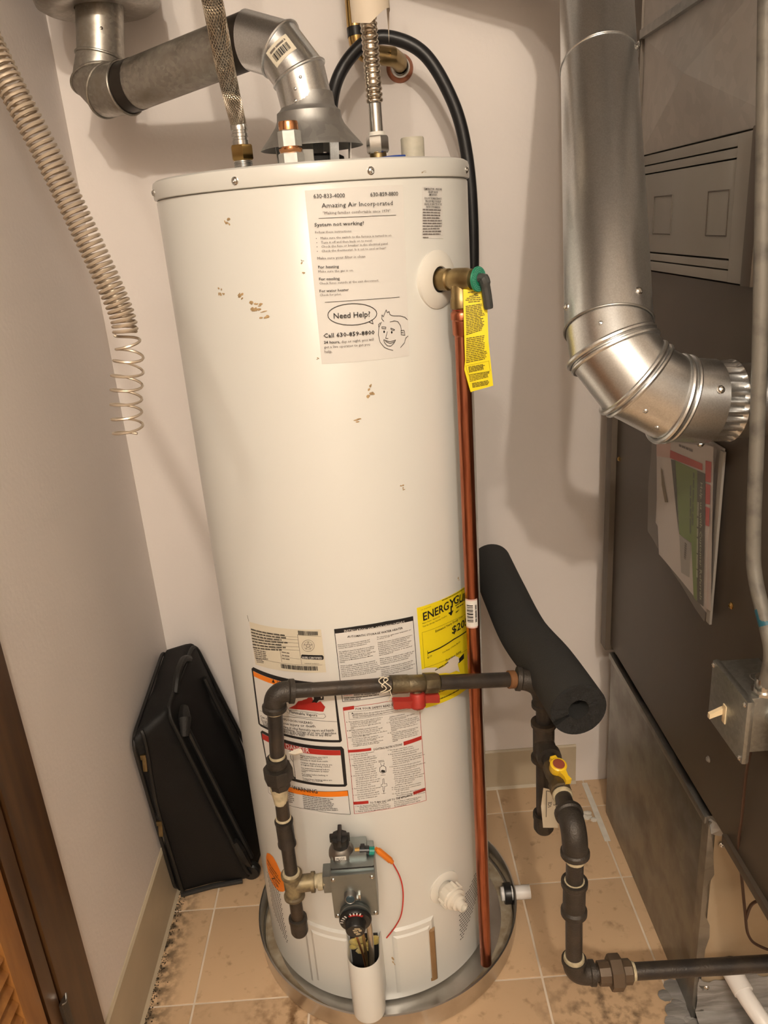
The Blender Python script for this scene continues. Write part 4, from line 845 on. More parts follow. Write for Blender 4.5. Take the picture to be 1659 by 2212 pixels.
for j in range(ny+1):
    for i in range(nx+1):
        x = .572+.44*i/nx; f = j/ny; edge = .395+.012*math.sin(x*47)+.008*math.sin(x*113+1)
        k = .010*math.sin(x*60+f*5)+.004*math.sin(x*190)
        if f < .45: g = f/.45; y = -.3135-.0022*(1+math.sin(x*70+g*9)); z = .088*(1-g)+.012+k*(1-g)
        else: g = (f-.45)/.55; y = -.318-(edge-.318)*g; z = .012*(1-g)**1.5+.0012+(.0016*math.sin(y*260+x*9)+.0012*math.sin(y*410))*(1-g)*g*3
        vs.append(V((x, y, max(z, .0008))))
mb = MB().add(vs, [(j*(nx+1)+i, j*(nx+1)+i+1, (j+1)*(nx+1)+i+1, (j+1)*(nx+1)+i) for j in range(ny) for i in range(nx)])
build('mastic_seal', mb, 'mastic', rb)
mb = MB()
for k in range(22):
    mb.ball((.556+rnd.uniform(-.022, .014), -.25-k*.0055, .002), rnd.uniform(.005, .017), 9, (1.3, 1.2, .12))
build('mastic_blob', mb, 'mastic', rb)
for x, z in ((.590, .405), (.588, .078)): build('screw', MB().screw((x, -.3145, z), (0, -1, 0), .0042), 'steel', rb)
# condensate drain
o = thing('drain_pipe', 'short white plastic drain elbow at the foot of the return box', 'pipe', (.64, -.40, .05))
build('elbow', MB().tube(spline([(.626, -.335, .124), (.633, -.372, .116), (.651, -.415, .096), (.672, -.445, .060), (.680, -.452, .004)], 8), .0145, 20), 'pvc', o)
build('collar', MB().tube([(.6245, -.322, .127), (.631, -.360, .119)], .0172, 22), 'pvc', o)
build('grommet', MB().lathe([(.016, 0), (.020, 0), (.019, .004), (.016, .005)], (.6242, -.3125, .129), (0, -1, 0), 20), 'dark', o)
# electrical: switch box, conduit, wire
sb = thing('switch_box', 'grey metal switch box with ivory toggle on the furnace side', 'switch box', (.535, -.46, .73))
build('box', MB().rbox((.512, -.500, .738), (.567, -.408, .820), .003), 'box', sb)
cv = build('cover', MB().rbox((.503, -.512, .729), (.513, -.408, .823), .006), 'box', sb)
build('toggle_plate', MB().rbox((.5015, -.461, .755), (.5035, -.452, .782), .0006), 'ivory', cv)
build('toggle', MB().prism([(0, -.0045), (0, .0045), (.020, .0035), (.020, -.0035)], (.503, -.4535, .7705), V((-.92, 0, -.38)), (0, 0, 1), .006), 'ivory', cv)
for y, z in ((-.414, .817), (-.506, .816), (-.414, .735), (-.506, .736)): build('screw', MB().screw((.503, y, z), (-1, 0, 0), .003), 'steel', cv)
build('cable_clamp', MB().tube([(.545, -.498, .790), (.545, -.525, .786), (.55, -.56, .77)], [.012, .013, .010], 14).tube([(.535, -.512, .80), (.56, -.516, .80)], .004, 8), 'steel', sb)
build('knockout', MB().lathe([(.009, 0), (.0105, .0006), (.012, 0)], (.545, -.455, .8202), (0, 0, 1), 18), 'dullsteel', sb)
cd = thing('conduit', 'speckled grey electrical conduit running down past the vent elbow', 'conduit', (.53, -.45, .82))
build('tube', MB().tube(spline([(.53, -.285, 1.98), (.53, -.325, 1.74), (.53, -.344, 1.609), (.53, -.375, 1.421), (.53, -.407, 1.215), (.53, -.432, 1.017), (.53, -.448, .961), (.531, -.482, .915), (.532, -.50, .88), (.534, -.488, .822)], 8), .0088, 16), 'conduit', cd)
build('paint_mark', MB().tube(spline([(.5305, -.470, .929), (.5312, -.484, .9125)], 3), .0091, 16), 'bluep', cd)
build('connector', MB().tube([(.534, -.488, .820), (.534, -.4885, .842)], .0115, 14).lathe([(.0, 0), (.015, 0), (.015, .004), (.0, .004)], (.534, -.488, .820), (0, 0, 1), 8), 'steel', cd)
o = build('wire', MB().tube(spline([(.538, -.47, .730), (.555, -.43, .65), (.561, -.42, .56), (.566, -.41, .50), (.583, -.40, .418), (.594, -.40, .35), (.604, -.40, .30), (.626, -.40, .273), (.67, -.41, .262), (.72, -.41, .262)], 8), .0023, 8), 'wirebrown', origin=(.6, -.41, .4)); tag(o, 'thin brown wire drooping from the switch box past the stained panel', 'wire')
o = build('wire', MB().tube(spline([(.635, -.46, .50), (.628, -.44, .44), (.612, -.42, .40), (.60, -.405, .37), (.5965, -.4, .335)], 8), .0026, 8), 'wirebrown', origin=(.61, -.42, .42)); tag(o, 'thicker dark wire coming from behind the furnace skirt', 'wire')
# ================================================================== furnace vent
fv = thing('furnace_vent_pipe', 'wide shiny galvanised vent pipe with elbow entering the furnace side', 'vent pipe', (.56, -.345, 1.11))
RV = .0535
top = V((.462, .085, 1.735)); J = V((.375, -.318, 1.266)); A = V((.376, -.336, 1.240)); B = V((.401, -.352, 1.204)); C_ = V((.449, -.352, 1.175)); E_ = V((.497, -.349, 1.168))
d1 = (J-top).normalized()
up2 = V((.452, .115, 1.80)); 
rings = mitre_rings([V((-.25, .2, 2.03)), V((.40, .15, 1.84)), V((.45, .115, 1.785)), top, J, A, B, C_, E_], RV, 48)
build('upper_run', skin(MB(), rings[0:4]), 'galv', fv, angle=15)
j2 = [p+d1*.012 for p in rings[4]]; cc = sum(rings[4], V((0, 0, 0)))/48
build('straight_pipe', skin(MB(), [[c+(p-c)*1.03 for p in r] for r, c in ((rings[3], top), (rings[4], J))]), 'galv', fv)
mid = [a.lerp(b, .27) for a, b in zip(rings[3], rings[4])]; mc = top.lerp(J, .27)
build('pipe_seam', bead(MB(), [mc+(p-mc)*1.03 for p in rings[3] and mid], .0016, .0), 'galv', fv)
build('pipe_seam', bead(MB(), [J+(p-J)*1.03 for p in rings[4]], .0014, .0), 'dullsteel', fv)
for k, nm in ((4, 'gore'), (5, 'gore'), (6, 'gore')): build(nm, skin(MB(), rings[k:k+2]), 'galv', fv)
for k in (5, 6, 7):
    c = sum(rings[k], V((0, 0, 0)))/48; a = (rings[k+1][0]-rings[k][0]).normalized()*.004 if k < 8 else V()
    b2 = MB(); bead(b2, [p-a for p in rings[k]], .0036, .0012); bead(b2, [p+a*1.2 for p in rings[k]], .0030, .0010)
    build('bead', b2, 'galv', fv)
build('sleeve', skin(MB(), [[p.lerp(q, .02) for p, q in zip(rings[7], rings[8])], rings[8]]), 'galv', fv)
mb = MB(); vs = []; nn = 120; dd = (V((XF, -.345, 1.163))-E_).normalized(); uu, ww = perp(dd)
for t, amp, rr_ in ((-.006, .0, RV-.002), (.006, .0022, RV-.004), (.022, .0018, RV-.0035), (.027, 0, RV-.001), (.031, 0, RV-.006), (.072, 0, RV-.006)):
    for j in range(nn):
        a = 2*PI*j/nn; r = rr_+amp*math.sin(a*26); vs.append(E_+dd*t+(uu*math.cos(a)+ww*math.sin(a))*r)
mb.add(vs, [(i*nn+j, i*nn+(j+1) % nn, (i+1)*nn+(j+1) % nn, (i+1)*nn+j) for i in range(5) for j in range(nn)])
build('crimped_collar', mb, 'galv', fv)
def on_ring(c, d, r, ang, ref):
    d = V(d).normalized(); u = (V(ref)-d*V(ref).dot(d)).normalized(); w_ = d.cross(u); nrm = u*math.cos(ang)+w_*math.sin(ang); return V(c)+nrm*r, nrm
camdir = V((.07, -1.325, 1.41))-J
for c, d, a in ((J-d1*.022, d1, -.75), (J-d1*.022, d1, 1.15), (top-d1*-.17, d1, -1.25), (E_-dd*.012, dd, 1.35), (E_-dd*.012, dd, -.35), (E_-dd*.012, dd, 3)):
    p, nrm = on_ring(c, d, RV*1.02, a, camdir); build('screw', MB().screw(p, nrm, .0042), 'steel', fv)
for k, fr, an in ((4, .5, .15), (6, .25, .5), (6, .75, .75)):
    a0 = (J, A, B, C_)[k-4]; b0 = (A, B, C_, E_)[k-4]; p, nrm = on_ring(a0.lerp(b0, fr), b0-a0, RV, an, camdir); build('rivet', MB().screw(p-nrm*.001, nrm, .003), 'galv', fv)
# booklet hanging on the furnace
def fplane(s, z, off): return V((.5530-off-.003*math.sin((z-.8)*7), -s, z))
bk = thing('service_booklet', 'plastic-sleeved service booklet with green cover hanging below the vent elbow', 'booklet', (.56, -.13, .80))
build('pages', MB().prism([(.018, 1.075), (.022, .870), (.235, .809), (.262, .808), (.262, 1.075)], (.5645, 0, 0), (0, -1, 0), (0, 0, 1), .004), 'i_bookp', bk)
printed('cover', LABELS['booklet'], fplane, bk, bow=False, sheetmat='i_bookp')
sl = mat('clear_sleeve', (.9, .88, .85), .12); b = sl.node_tree.nodes['Principled BSDF']; b.inputs['Alpha'].default_value = .12
mb = MB(); vs = []
for i in range(9):
    for j in range(9):
        y = .016+.256*i/8; zb = .852-.05*i/8; z = 1.078+(zb-1.078)*j/8; vs.append(V((.5498-.003*math.sin((z-.8)*7)+.0012*math.sin(i*2.6+j*.8), -y+.002*math.sin(j*1.7), z)))
mb.add(vs, [(i*9+j, i*9+j+1, (i+1)*9+j+1, (i+1)*9+j) for i in range(8) for j in range(8)])
build('sleeve', mb, sl, bk, angle=60)
build('sleeve_edge', MB().rbox((.5555, -.277, .800), (.5595, -.264, 1.075), .001), 'grey' if False else 'i_grey', bk)
# ================================================================== water heater
RT_ = .24
def cyl(s, z, off): a = s/RT_; return V(((RT_+off)*math.sin(a), -(RT_+off)*math.cos(a), z))
def cth(deg, r, z): a = math.radians(deg); return V((r*math.sin(a), -r*math.cos(a), z))
def rad(deg): a = math.radians(deg); return V((math.sin(a), -math.cos(a), 0))
wh = thing('water_heater', 'tall white enamel gas water heater covered in labels, standing in a metal pan', 'water heater', (0, 0, .006))
build('shell', MB().lathe([(.10, .008), (.236, .008), (RT_, .012), (RT_, .60), (RT_, 1.462), (.238, 1.465)], n=160), 'enamel', wh)
lid = build('lid', MB().lathe([(.2385, 1.4655), (.2425, 1.4665), (.2430, 1.470), (.2430, 1.484), (.2415, 1.489), (.2375, 1.4915), (.232, 1.4915), (.228, 1.4895), (0, 1.4895)], n=160), 'enamel', wh)
for dg in (-69.5, -21.2, 21.2, 71.8, 120, 165, 210, 255): build('screw', MB().screw(cth(dg, .2428, 1.4755), rad(dg), .0042), 'steel', lid)
for nm, key, lb in (('service_label', 'service', 'clear service sticker with phone numbers and a line drawing of a face'), ('relief_notice', 'relief', 'narrow relief valve notice in tiny print'),
                    ('hazard_label', 'hazard', 'flammable vapor, danger and warning panels'), ('rating_plate', 'rating', 'cream rating plate with bar codes'),
                    ('installation_label', 'install', 'installation details label with black heading'), ('safety_label', 'safety', 'red-bordered lighting instructions label'),
                    ('energy_label', 'energy', 'torn yellow energy cost label')):
    printed(nm, LABELS[key], cyl, wh, label=lb, base=.0004 if key != 'rating' else .0014)
# dried adhesive
rnd = random.Random(11)
for dg, z, w_, h_, rot in ((-26.5, 1.425, .010, .014, .3), (-33.1, 1.338, .010, .012, 1.2), (-31.5, 1.336, .006, .005, 0), (-24.9, 1.331, .012, .010, .6), (-21.2, 1.319, .018, .018, .4), (-18.8, 1.317, .012, .010, .1), (-16.8, 1.306, .018, .012, .2), (-2.6, 1.371, .004, .007, 0), (-2.6, 1.356, .004, .006, .2), (15.7, 1.190, .012, .020, -.6), (10.1, 1.150, .014, .007, 0), (25.4, 1.039, .009, .010, 0), (51, .85, .006, .01, 0), (-.8, 1.243, .004, .005, 0), (41, 1.472, .012, .004, 0), (6, .118, .006, .03, .3)):
    mb = MB()
    for q in range(5):
        cs = math.radians(dg)*RT_+rnd.uniform(-.4, .4)*w_; cz = z+rnd.uniform(-.4, .4)*h_; pts = []; m_ = 7; a_ = rnd.uniform(.12, .34)*w_; b_ = rnd.uniform(.06, .2)*h_
        for k in range(m_):
            a = 2*PI*k/m_; x = a_*math.cos(a)*rnd.uniform(.6, 1.2); y = b_*math.sin(a)*rnd.uniform(.6, 1.2); pts.append((cs+x*math.cos(rot)-y*math.sin(rot), cz+x*math.sin(rot)+y*math.cos(rot)))
        off = .0032 if z > 1.466 else .0006+(.0035 if z < .15 else 0)
        mb.add([cyl(cs, cz, off+.0004)]+[cyl(x, y, off) for x, y in pts], [(0, 1+k, 1+(k+1) % m_) for k in range(m_)])
    build('adhesive_residue', mb, 'residue', wh)
# orange round sticker
op = [(-.2428, .2854), (-.2300, .2935), (-.2164, .2956), (-.2050, .2870), (-.1977, .2746), (-.1880, .2640), (-.1846, .2547), (-.1870, .2340), (-.1975, .2219), (-.2090, .2140), (-.2185, .2113), (-.2340, .2110), (-.2457, .2157), (-.2540, .2300), (-.2562, .2483), (-.2515, .2690)]
printed('round_sticker', [('P', op, 'orange', 0), ('D', (-.244, .268), (-.205, .256), .004, 'k'), ('D', (-.245, .258), (-.200, .246), .004, 'k'), ('D', (-.242, .247), (-.205, .237), .004, 'k'), ('L', [(-.235, .228), (-.222, .238), (-.212, .224), (-.235, .228)], .002, 'k')], cyl, wh, label='bright orange oval sticker')
# air intake slots
def slots(inside, s0, s1, z0, z1):
    mb = MB(); k = 0; z = z0
    while z < z1:
        s = s0+(k % 2)*.0028
        while s < s1:
            if inside(s, z): mb.add([cyl(s, z, .0005), cyl(s+.0036, z+.0012, .0005), cyl(s+.0036, z+.0036, .0005), cyl(s, z+.0024, .0005)], [(0, 1, 2, 3)])
            s += .0056
        z += .0062; k += 1
    o = build('intake_slots', mb, 'dark', wh); o['kind'] = 'stuff'
slots(lambda s, z: z > .082 and z < .168+(s-.172)*.62 and z > .082+(s-.178)*1.1, .172, .262, .07, .235)
slots(lambda s, z: z > .074+(-.213-s)*1.0 and z < .215+(s+.222)*-.2 and s < -.213+(.20-z)*.02, -.262, -.205, .06, .225)
# outer burner door: two raised plates, chute in the middle
def plate(d0, d1, z0, z1, r0, r1, mb=None, nn=12):
    mb = mb or MB(); vs = []; bev = .004
    for i in range(nn+1):
        d = d0+(d1-d0)*i/nn
        edge = (i == 0 or i == nn)
        dd_ = d
        vs += [cth(dd_, r0, z0), cth(dd_, r1 if not edge else r0+.0005, z0+bev if not edge else z0), cth(dd_, r1 if not edge else r0+.0005, z1-bev if not edge else z1), cth(dd_, r0, z1)]
    return mb.add(vs, [f for i in range(nn) for f in ((i*4, i*4+1, i*4+5, i*4+4), (i*4+1, i*4+2, i*4+6, i*4+5), (i*4+2, i*4+3, i*4+7, i*4+6))])
dr = build('burner_door', plate(-35.5, -11.5, .028, .188, RT_, RT_+.0045), 'enamel', wh, angle=25)
build('door_panel', plate(-31, -12.5, .042, .174, RT_+.004, RT_+.0075), 'enamel', dr, angle=25)
d2 = build('burner_door', plate(6.5, 26.5, .028, .190, RT_, RT_+.0045), 'enamel', wh, angle=25)
build('door_panel', plate(7, 24, .042, .176, RT_+.004, RT_+.0075), 'enamel', d2, angle=25)
cx, cy, cr = -.024, -.285, .030; nn = 18; ring = [(cx+cr*math.cos(PI+PI*k/nn), cy+cr*math.sin(PI+PI*k/nn)) for k in range(nn+1)]
ring = [(cx-cr-.003, -.2375)]+[(cx-cr, -.255)]+ring+[(cx+cr, -.255)]+[(cx+cr+.003, -.2375)]
inn = [(cx+(x-cx)*.90, y if y > -.26 else cy+(y-cy)*.90) for x, y in ring]
m_ = len(ring); zt = [.190+.004*0 for _ in ring]
vs = [V((x, y, .053)) for x, y in ring]+[V((x, y, .187)) for x, y in ring]+[V((cx+(x-cx)*.96, cy+(y-cy)*.96, .1895)) for x, y in ring]+[V((x, y, .186)) for x, y in inn]+[V((x, y, .053)) for x, y in inn]
build('burner_chute', MB().add(vs, [(r*m_+i, r*m_+i+1, (r+1)*m_+i+1, (r+1)*m_+i) for r in range(4) for i in range(m_-1)]), 'enamel', wh, angle=40)
build('burner_opening', MB().box((-.0495, -.246, .075), (.0015, -.238, .186)), 'dark', wh)
mb = MB(); rnd = random.Random(2)
for k in range(16): mb.ball((rnd.uniform(-.046, -.004), -.249, rnd.uniform(.150, .184)), rnd.uniform(.006, .010), 8, (1.2, .5, .8))
build('insulation_tuft', mb, 'wool', wh)
build('tape_strip', plate(22.8, 26.2, .034, .166, RT_+.004, RT_+.0085, nn=4), 'cardboard', wh)
# burner tubes
build('burner_tube', MB().tube(spline([(-.010, -.300, .325), (-.008, -.298, .26), (-.010, -.285, .19), (-.016, -.268, .10)], 6), .0052, 12), 'steel', wh)
build('pilot_tube', MB().tube(spline([(-.036, -.300, .315), (-.034, -.292, .25), (-.026, -.280, .18), (-.022, -.268, .10)], 6), .0022, 8), 'coppernew', wh)
build('thermocouple_lead', MB().tube(spline([(-.024, -.302, .318), (-.020, -.298, .25), (-.020, -.284, .18), (-.022, -.272, .10)], 6), .0026, 8), 'brassold', wh)
# gas control
gv = build('gas_control_valve', MB().rbox((-.063, -.325, .320), (.0125, -.262, .412), .0035).rbox((-.061, -.316, .405), (.0115, -.258, .4185), .003).rbox((-.060, -.300, .41), (.000, -.256, .4275), .004)
           .tube([(-.025, -.265, .365), (-.025, -.236, .365)], .021, 20).rbox((-.078, -.305, .356), (-.060, -.275, .392), .002).lathe([(.022, 0), (.0265, .004), (.0265, .010), (.020, .012), (0, .012)], (-.027, -.323, .329), (0, -1, 0), 30), 'valvegrey', wh)
build('seam', MB().box((-.0605, -.3170, .4165), (.0110, -.30, .4180)), 'dark', gv)
build('knob_mount', MB().lathe([(.022, 0), (.021, .008), (.0165, .018), (.015, .020), (0, .020)], (-.043, -.283, .420), (0, -.12, 1), 24), 'dullsteel', gv)
kn = MB().lathe([(.0125, 0), (.0145, .004), (.0160, .020), (.0150, .0245), (0, .0245)], (-.043, -.2845, .434), (0, -.12, 1), 8).rbox((-.0465, -.306, .452), (-.0395, -.266, .465), .002).rbox((-.060, -.2895, .448), (-.026, -.2825, .462), .002)
build('pilot_knob', kn, 'blackp', gv)
def fpl(y): return lambda s, z, off: V((s, y-off, z))
printed('pilot_label', [('P', [(-.0525, .4245), (-.0525, .4325), (-.0345, .4325), (-.0345, .4245)], 'w', 0), ('T', 'PILOT', (-.0505, .4260), (-.0365, .4260), .005, .6, 'k')], fpl(-.3045), gv, bow=False)
build('igniter', MB().tube([(-.020, -.287, .4255), (-.012, -.287, .4255)], .0048, 10), 'brass', gv)
build('igniter', MB().tube([(-.012, -.287, .4255), (.004, -.287, .4245)], .0075, 14).rbox((-.010, -.291, .430), (-.003, -.283, .436), .001), 'blackp', gv)
build('igniter_cap', MB().tube([(.004, -.2875, .4235), (.0125, -.2875, .4225)], .0070, 14), 'teal', gv)
build('wire_connector', MB().tube(spline([(.0155, -.284, .4235), (.025, -.282, .410), (.037, -.280, .393), (.041, -.279, .386)], 4), [.0035]*2+[.0056]*7+[.0040]*3+[.002], 8), 'orangep', gv)
build('igniter_wire', MB().tube(spline([(.041, -.279, .386), (.052, -.277, .350), (.055, -.276, .312), (.049, -.272, .262), (.036, -.262, .222), (.018, -.252, .185)], 8), .0013, 8), 'wirered', gv)
build('reset_button', MB().lathe([(.0105, 0), (.0098, .009), (.0085, .011), (.0078, .0105), (0, .0105)], (-.032, -.325, .370), (0, -1, .05), 20), 'dullsteel', gv)
build('reset_button', MB().lathe([(.0078, 0), (.0060, .0015), (0, .0018)], (-.032, -.3353, .3705), (0, -1, .05), 16), mat('dark_blue_cap', (.02, .045, .06), .4), gv)
build('index_tab', MB().rbox((-.019, -.330, .360), (-.015, -.3245, .372), .001).rbox((-.024, -.329, .360), (-.019, -.3245, .364), .001), 'steel', gv)
for x, z in ((-.0575, .404), (.0065, .404), (-.0565, .3265), (.0070, .3265)): build('screw', MB().screw((x, -.325, z), (0, -1, 0), .0030), 'steel', gv)
dl = MB(); dax = V((0, -1, -.16)).normalized(); dc = V((-.027, -.3345, .3265))
dl.lathe([(.0272, 0), (.0272, .003), (.0255, .006), (.0175, .007), (.0165, .020), (.0150, .0225), (0, .0225)], dc, dax, 40)
pu, pw = V((1, 0, 0)), dax.cross(V((1, 0, 0)))
pw = -pw if pw.z < 0 else pw
def dp(r, a, t): return dc+dax*t+(pu*math.sin(a)+pw*math.cos(a))*r
dl.mi = 1
for a in (-.95, -.72, -.30, -.05, .18, .42, -1.2, -1.45): dl.add([dp(.0255, a-.05, .0066), dp(.0255, a+.05, .0066), dp(.0205, a+.05, .0072), dp(.0205, a-.05, .0072)], [(0, 1, 2, 3)])
dl.mi = 2
for k in range(10):
    a = -.5+k*.12; dl.add([dp(.0225, a, .0069), dp(.0225, a+.12, .0069), dp(.0182, a+.12, .0073), dp(.0182, a, .0073)], [(0, 1, 2, 3)])
dl.mi = 3
rnd = random.Random(9)
for k in range(16):
    r = rnd.uniform(0, .010); a = rnd.uniform(0, 6.3); c = dp(r, a, .0229); q = rnd.uniform(.0012, .0030)
    dl.add([c+pu*q*.9+pw*q, c+pu*-q+pw*q*.6, c-pu*q*.6-pw*q, c+pu*q-pw*q*.8], [(0, 1, 2, 3)])
build('temperature_dial', dl, ['blackp', 'i_w', 'i_red', 'dope'], gv)
# relief valve
DG = 46.0; ax = rad(DG); side = V((ax.y, -ax.x, 0)); z0 = 1.330
rv = build('relief_valve', MB().lathe([(.0152, .238), (.0152, .262), (.0128, .264), (.0128, .268), (.0150, .270), (.0155, .275), (.0155, .293), (.0140, .297), (.0140, .303), (.0105, .305), (.0105, .311), (0, .311)], (0, 0, z0), ax, 28)
           .lathe([(.0140, 0), (.0140, .024), (.0150, .026), (.0150, .038), (.0135, .040), (0, .040)], cth(DG, .281, z0), (0, 0, -1), 24), 'brassold', wh)
build('escutcheon', MB().lathe([(.0175, .2445), (.0185, .247), (.022, .2472), (.036, .244), (.0405, .2415), (.0405, .232)], (0, 0, z0), ax, 48), 'whitep', rv)
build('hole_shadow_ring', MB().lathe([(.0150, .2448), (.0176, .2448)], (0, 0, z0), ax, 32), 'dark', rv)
gd = build('green_disc', MB().lathe([(.0, .3105), (.0168, .3105), (.0172, .3120), (.0165, .3135), (0, .3140)], (0, 0, z0), ax, 36), 'greenp', rv)
mb = MB(); rnd = random.Random(4); uu, ww = perp(ax)
for rr_ in (.0150, .0125, .0100):
    k = 0
    while k < 6.2:
        L_ = rnd.uniform(.08, .22); pts = []
        for a, r in ((k, rr_+.0007), (k+L_, rr_+.0007), (k+L_, rr_-.0007), (k, rr_-.0007)): pts.append(ax*(.3142 - (r-.01)*.05)+V((0, 0, z0))+(uu*math.cos(a)+ww*math.sin(a))*r)
        mb.add(pts, [(0, 1, 2, 3)]); k += L_+.07
build('print', mb, mat('pale_green_ink', (.12, .42, .30), .5), gd)
lv = [cth(DG, .312, z0+.001), cth(DG+.3, .319, z0+.001), cth(DG+.8, .321, z0-.012), cth(DG+1.6, .322, z0-.040)]
build('test_lever', MB().tube(spline(lv, 6), [.0062]*6+[.0078]*5+[.0066]*7+[.0060], 10), 'charcoal', rv)
# drain valve
DD = 33.2; bx = rad(DD); zz = .238
dv = build('drain_valve', MB().lathe([(.0165, .238), (.0165, .250), (.0215, .251), (.0225, .254), (.0225, .268), (.0205, .270), (.0205, .274), (.0150, .276), (.0150, .284), (.0105, .286), (.0095, .296), (.0070, .2965), (.0068, .286), (0, .286)], (0, 0, zz), bx, 30), 'nylonring', wh)
build('escutcheon', MB().lathe([(.017, .2440), (.028, .2430), (.033, .2412), (.033, .236)], (0, 0, zz+.004), bx, 40), 'whitep', dv)
mb = MB(); uu, ww = perp(bx)
for k in range(10):
    a = 2*PI*k/10; mb.tube([V((0, 0, zz))+bx*.253+(uu*math.cos(a)+ww*math.sin(a))*.0225, V((0, 0, zz))+bx*.269+(uu*math.cos(a)+ww*math.sin(a))*.0222], .0030, 6)
build('grip_rib', mb, 'nylonring', dv)
# seam tick mark and top fittings
ch = build('cold_nipple', MB().lathe([(.0135, 1.489), (.0135, 1.5165)], n=20), 'galv', wh); ch.location = (-.104, 0, 0)
mb = MB()
for k in range(6): mb.tube([(-.104+.0137*math.cos(a), .0137*math.sin(a), 1.504+k*.002) for a in [2*PI*j/20 for j in range(20)]], .0006, 5, closed=True)
build('thread', mb, 'dullsteel', wh)
build('hot_nipple', MB().lathe([(.0130, 1.489), (.0130, 1.512), (.0145, 1.513), (.0145, 1.517), (.0, 1.517)], (.105, 0, 0), n=20), 'brassold', wh)
build('hot_ring', MB().lathe([(0, 1.489), (.020, 1.489), (.021, 1.497), (.016, 1.5015), (0, 1.5015)], (.1335, -.028, 0), n=24), 'whitep', wh)
build('hot_ring', MB().lathe([(0, 1.5015), (.0235, 1.5015), (.0245, 1.5030), (.0235, 1.5045), (0, 1.5045)], (.1305, -.028, 0), n=24), 'blue', wh)
build('anode_port', MB().lathe([(.0182, 1.489), (.0182, 1.498), (.0175, 1.5), (.0175, 1.526), (.0165, 1.528), (.0125, 1.528), (.0115, 1.5), (0, 1.5)], (.1565, -.035, 0), n=28), mat('stub_grey', (.50, .47, .38), .6, var=.2, scale=60), wh)
for k in range(3): build('thread', MB().tube([(.1565+.0180*math.cos(a), -.035+.0180*math.sin(a), 1.4945+k*.0025) for a in [2*PI*j/24 for j in range(24)]], .0008, 5, closed=True), 'dope', wh)
# dielectric union
du = thing('dielectric_union', 'zinc hex union with bright copper stub in front of the draft hood', 'pipe fitting', (-.0215, -.10, 1.4895))
zn = mat('white_zinc', (.60, .60, .57), .5, .6, var=.15, scale=90)
build('lower_hex', MB().lathe([(.0, 1.4895), (.0185, 1.4895), (.0185, 1.5125), (.0165, 1.514), (0, 1.514)], (-.0215, -.10, 0), n=6, ref=(1, 0, 0)), zn, du)
build('copper_ring', MB().lathe([(.0135, 1.512), (.0165, 1.5165), (.0165, 1.5195), (.0130, 1.5205), (.0130, 1.524)], (-.0215, -.10, 0), n=28), 'coppernew', du)
build('upper_hex', MB().lathe([(.0, 1.522), (.0165, 1.522), (.0165, 1.5415), (.0150, 1.543), (0, 1.543)], (-.0215, -.10, 0), n=6, ref=(1, .0, 0)), zn, du)
build('copper_stub', MB().lathe([(.0140, 1.543), (.0140, 1.5525), (.0132, 1.5545), (.0118, 1.5545), (.0112, 1.545), (0, 1.545)], (-.0215, -.10, 0), n=28), 'coppernew', du)
du2 = build('hex_reflection', MB().lathe([(0, 1.4895), (.0165, 1.4895), (.0165, 1.52), (0, 1.52)], (-.006, -.055, 0), n=6), zn, du)  # reflection of the union, built as a solid hex
# draft hood
dh = thing('draft_hood', 'grey flared draft hood on short legs on top of the water heater', 'draft hood', (.004, 0, 1.4895))
build('hood', MB().lathe([(.0385, 1.602), (.0405, 1.584), (.0435, 1.580), (.0485, 1.576), (.0495, 1.566), (.0530, 1.558), (.0640, 1.544), (.0755, 1.531), (.0785, 1.5275), (.0790, 1.5265), (.0775, 1.5265), (.060, 1.545), (.046, 1.565), (.036, 1.60)], (.004, 0, 0), n=56), 'duct', dh)
for a in (.2, 1.45, 2.7, 4.2, 5.35):
    c, s = math.cos(a), math.sin(a); t = V((-s, c, 0)); p = V((.004+.057*c, .057*s, 0)); q = V((.004+.062*c, .062*s, 0))
    build('leg', MB().add([p-t*.008+V((0, 0, 1.4895)), p+t*.008+V((0, 0, 1.4895)), q+t*.008+V((0, 0, 1.545)), q-t*.008+V((0, 0, 1.545)), p*.97-t*.008+V((0, 0, 1.4895)), p*.97+t*.008+V((0, 0, 1.4895)), q*.97+t*.008+V((0, 0, 1.545)), q*.97-t*.008+V((0, 0, 1.545))], [(0, 1, 2, 3), (7, 6, 5, 4), (0, 3, 7, 4), (1, 5, 6, 2)]), 'galv', dh)
build('flue_baffle', MB().lathe([(0, 1.4897), (.050, 1.4897), (.048, 1.512), (.040, 1.516), (0, 1.516)], (.004, 0, 0), n=28), 'dark', dh)
# flue pipe
fp = thing('flue_pipe', 'narrow weathered flue pipe rising from the draft hood to the upper left', 'vent pipe', (.004, 0, 1.575))
RF = .0385
pts = [(.004, 0, 1.578), (-.005, 0, 1.628), (-.030, .010, 1.664), (-.078, .035, 1.684), (-.300, .140, 1.650), (-.338, .165, 1.652), (-.357, .184, 1.672), (-.347, .192, 1.706), (-.334, .2, 1.80)]
rg = mitre_rings(pts, RF, 44)
def shrink(r, k): c = sum(r, V((0, 0, 0)))/len(r); return [c+(p-c)*k for p in r]
for a, b, nm, mt in ((0, 1, 'hood_sleeve', 'galv'), (1, 2, 'gore', 'galv'), (2, 3, 'gore', 'galv')): build(nm, skin(MB(), [shrink(rg[a], 1.03), shrink(rg[b], 1.03)]), mt, fp)
for k in (1, 2): build('bead', bead(MB(), rg[k], .0026, .0015), 'galv', fp)
build('horizontal_pipe', skin(MB(), [shrink(rg[3], .985), shrink(rg[4], .985)]), 'galvold', fp)
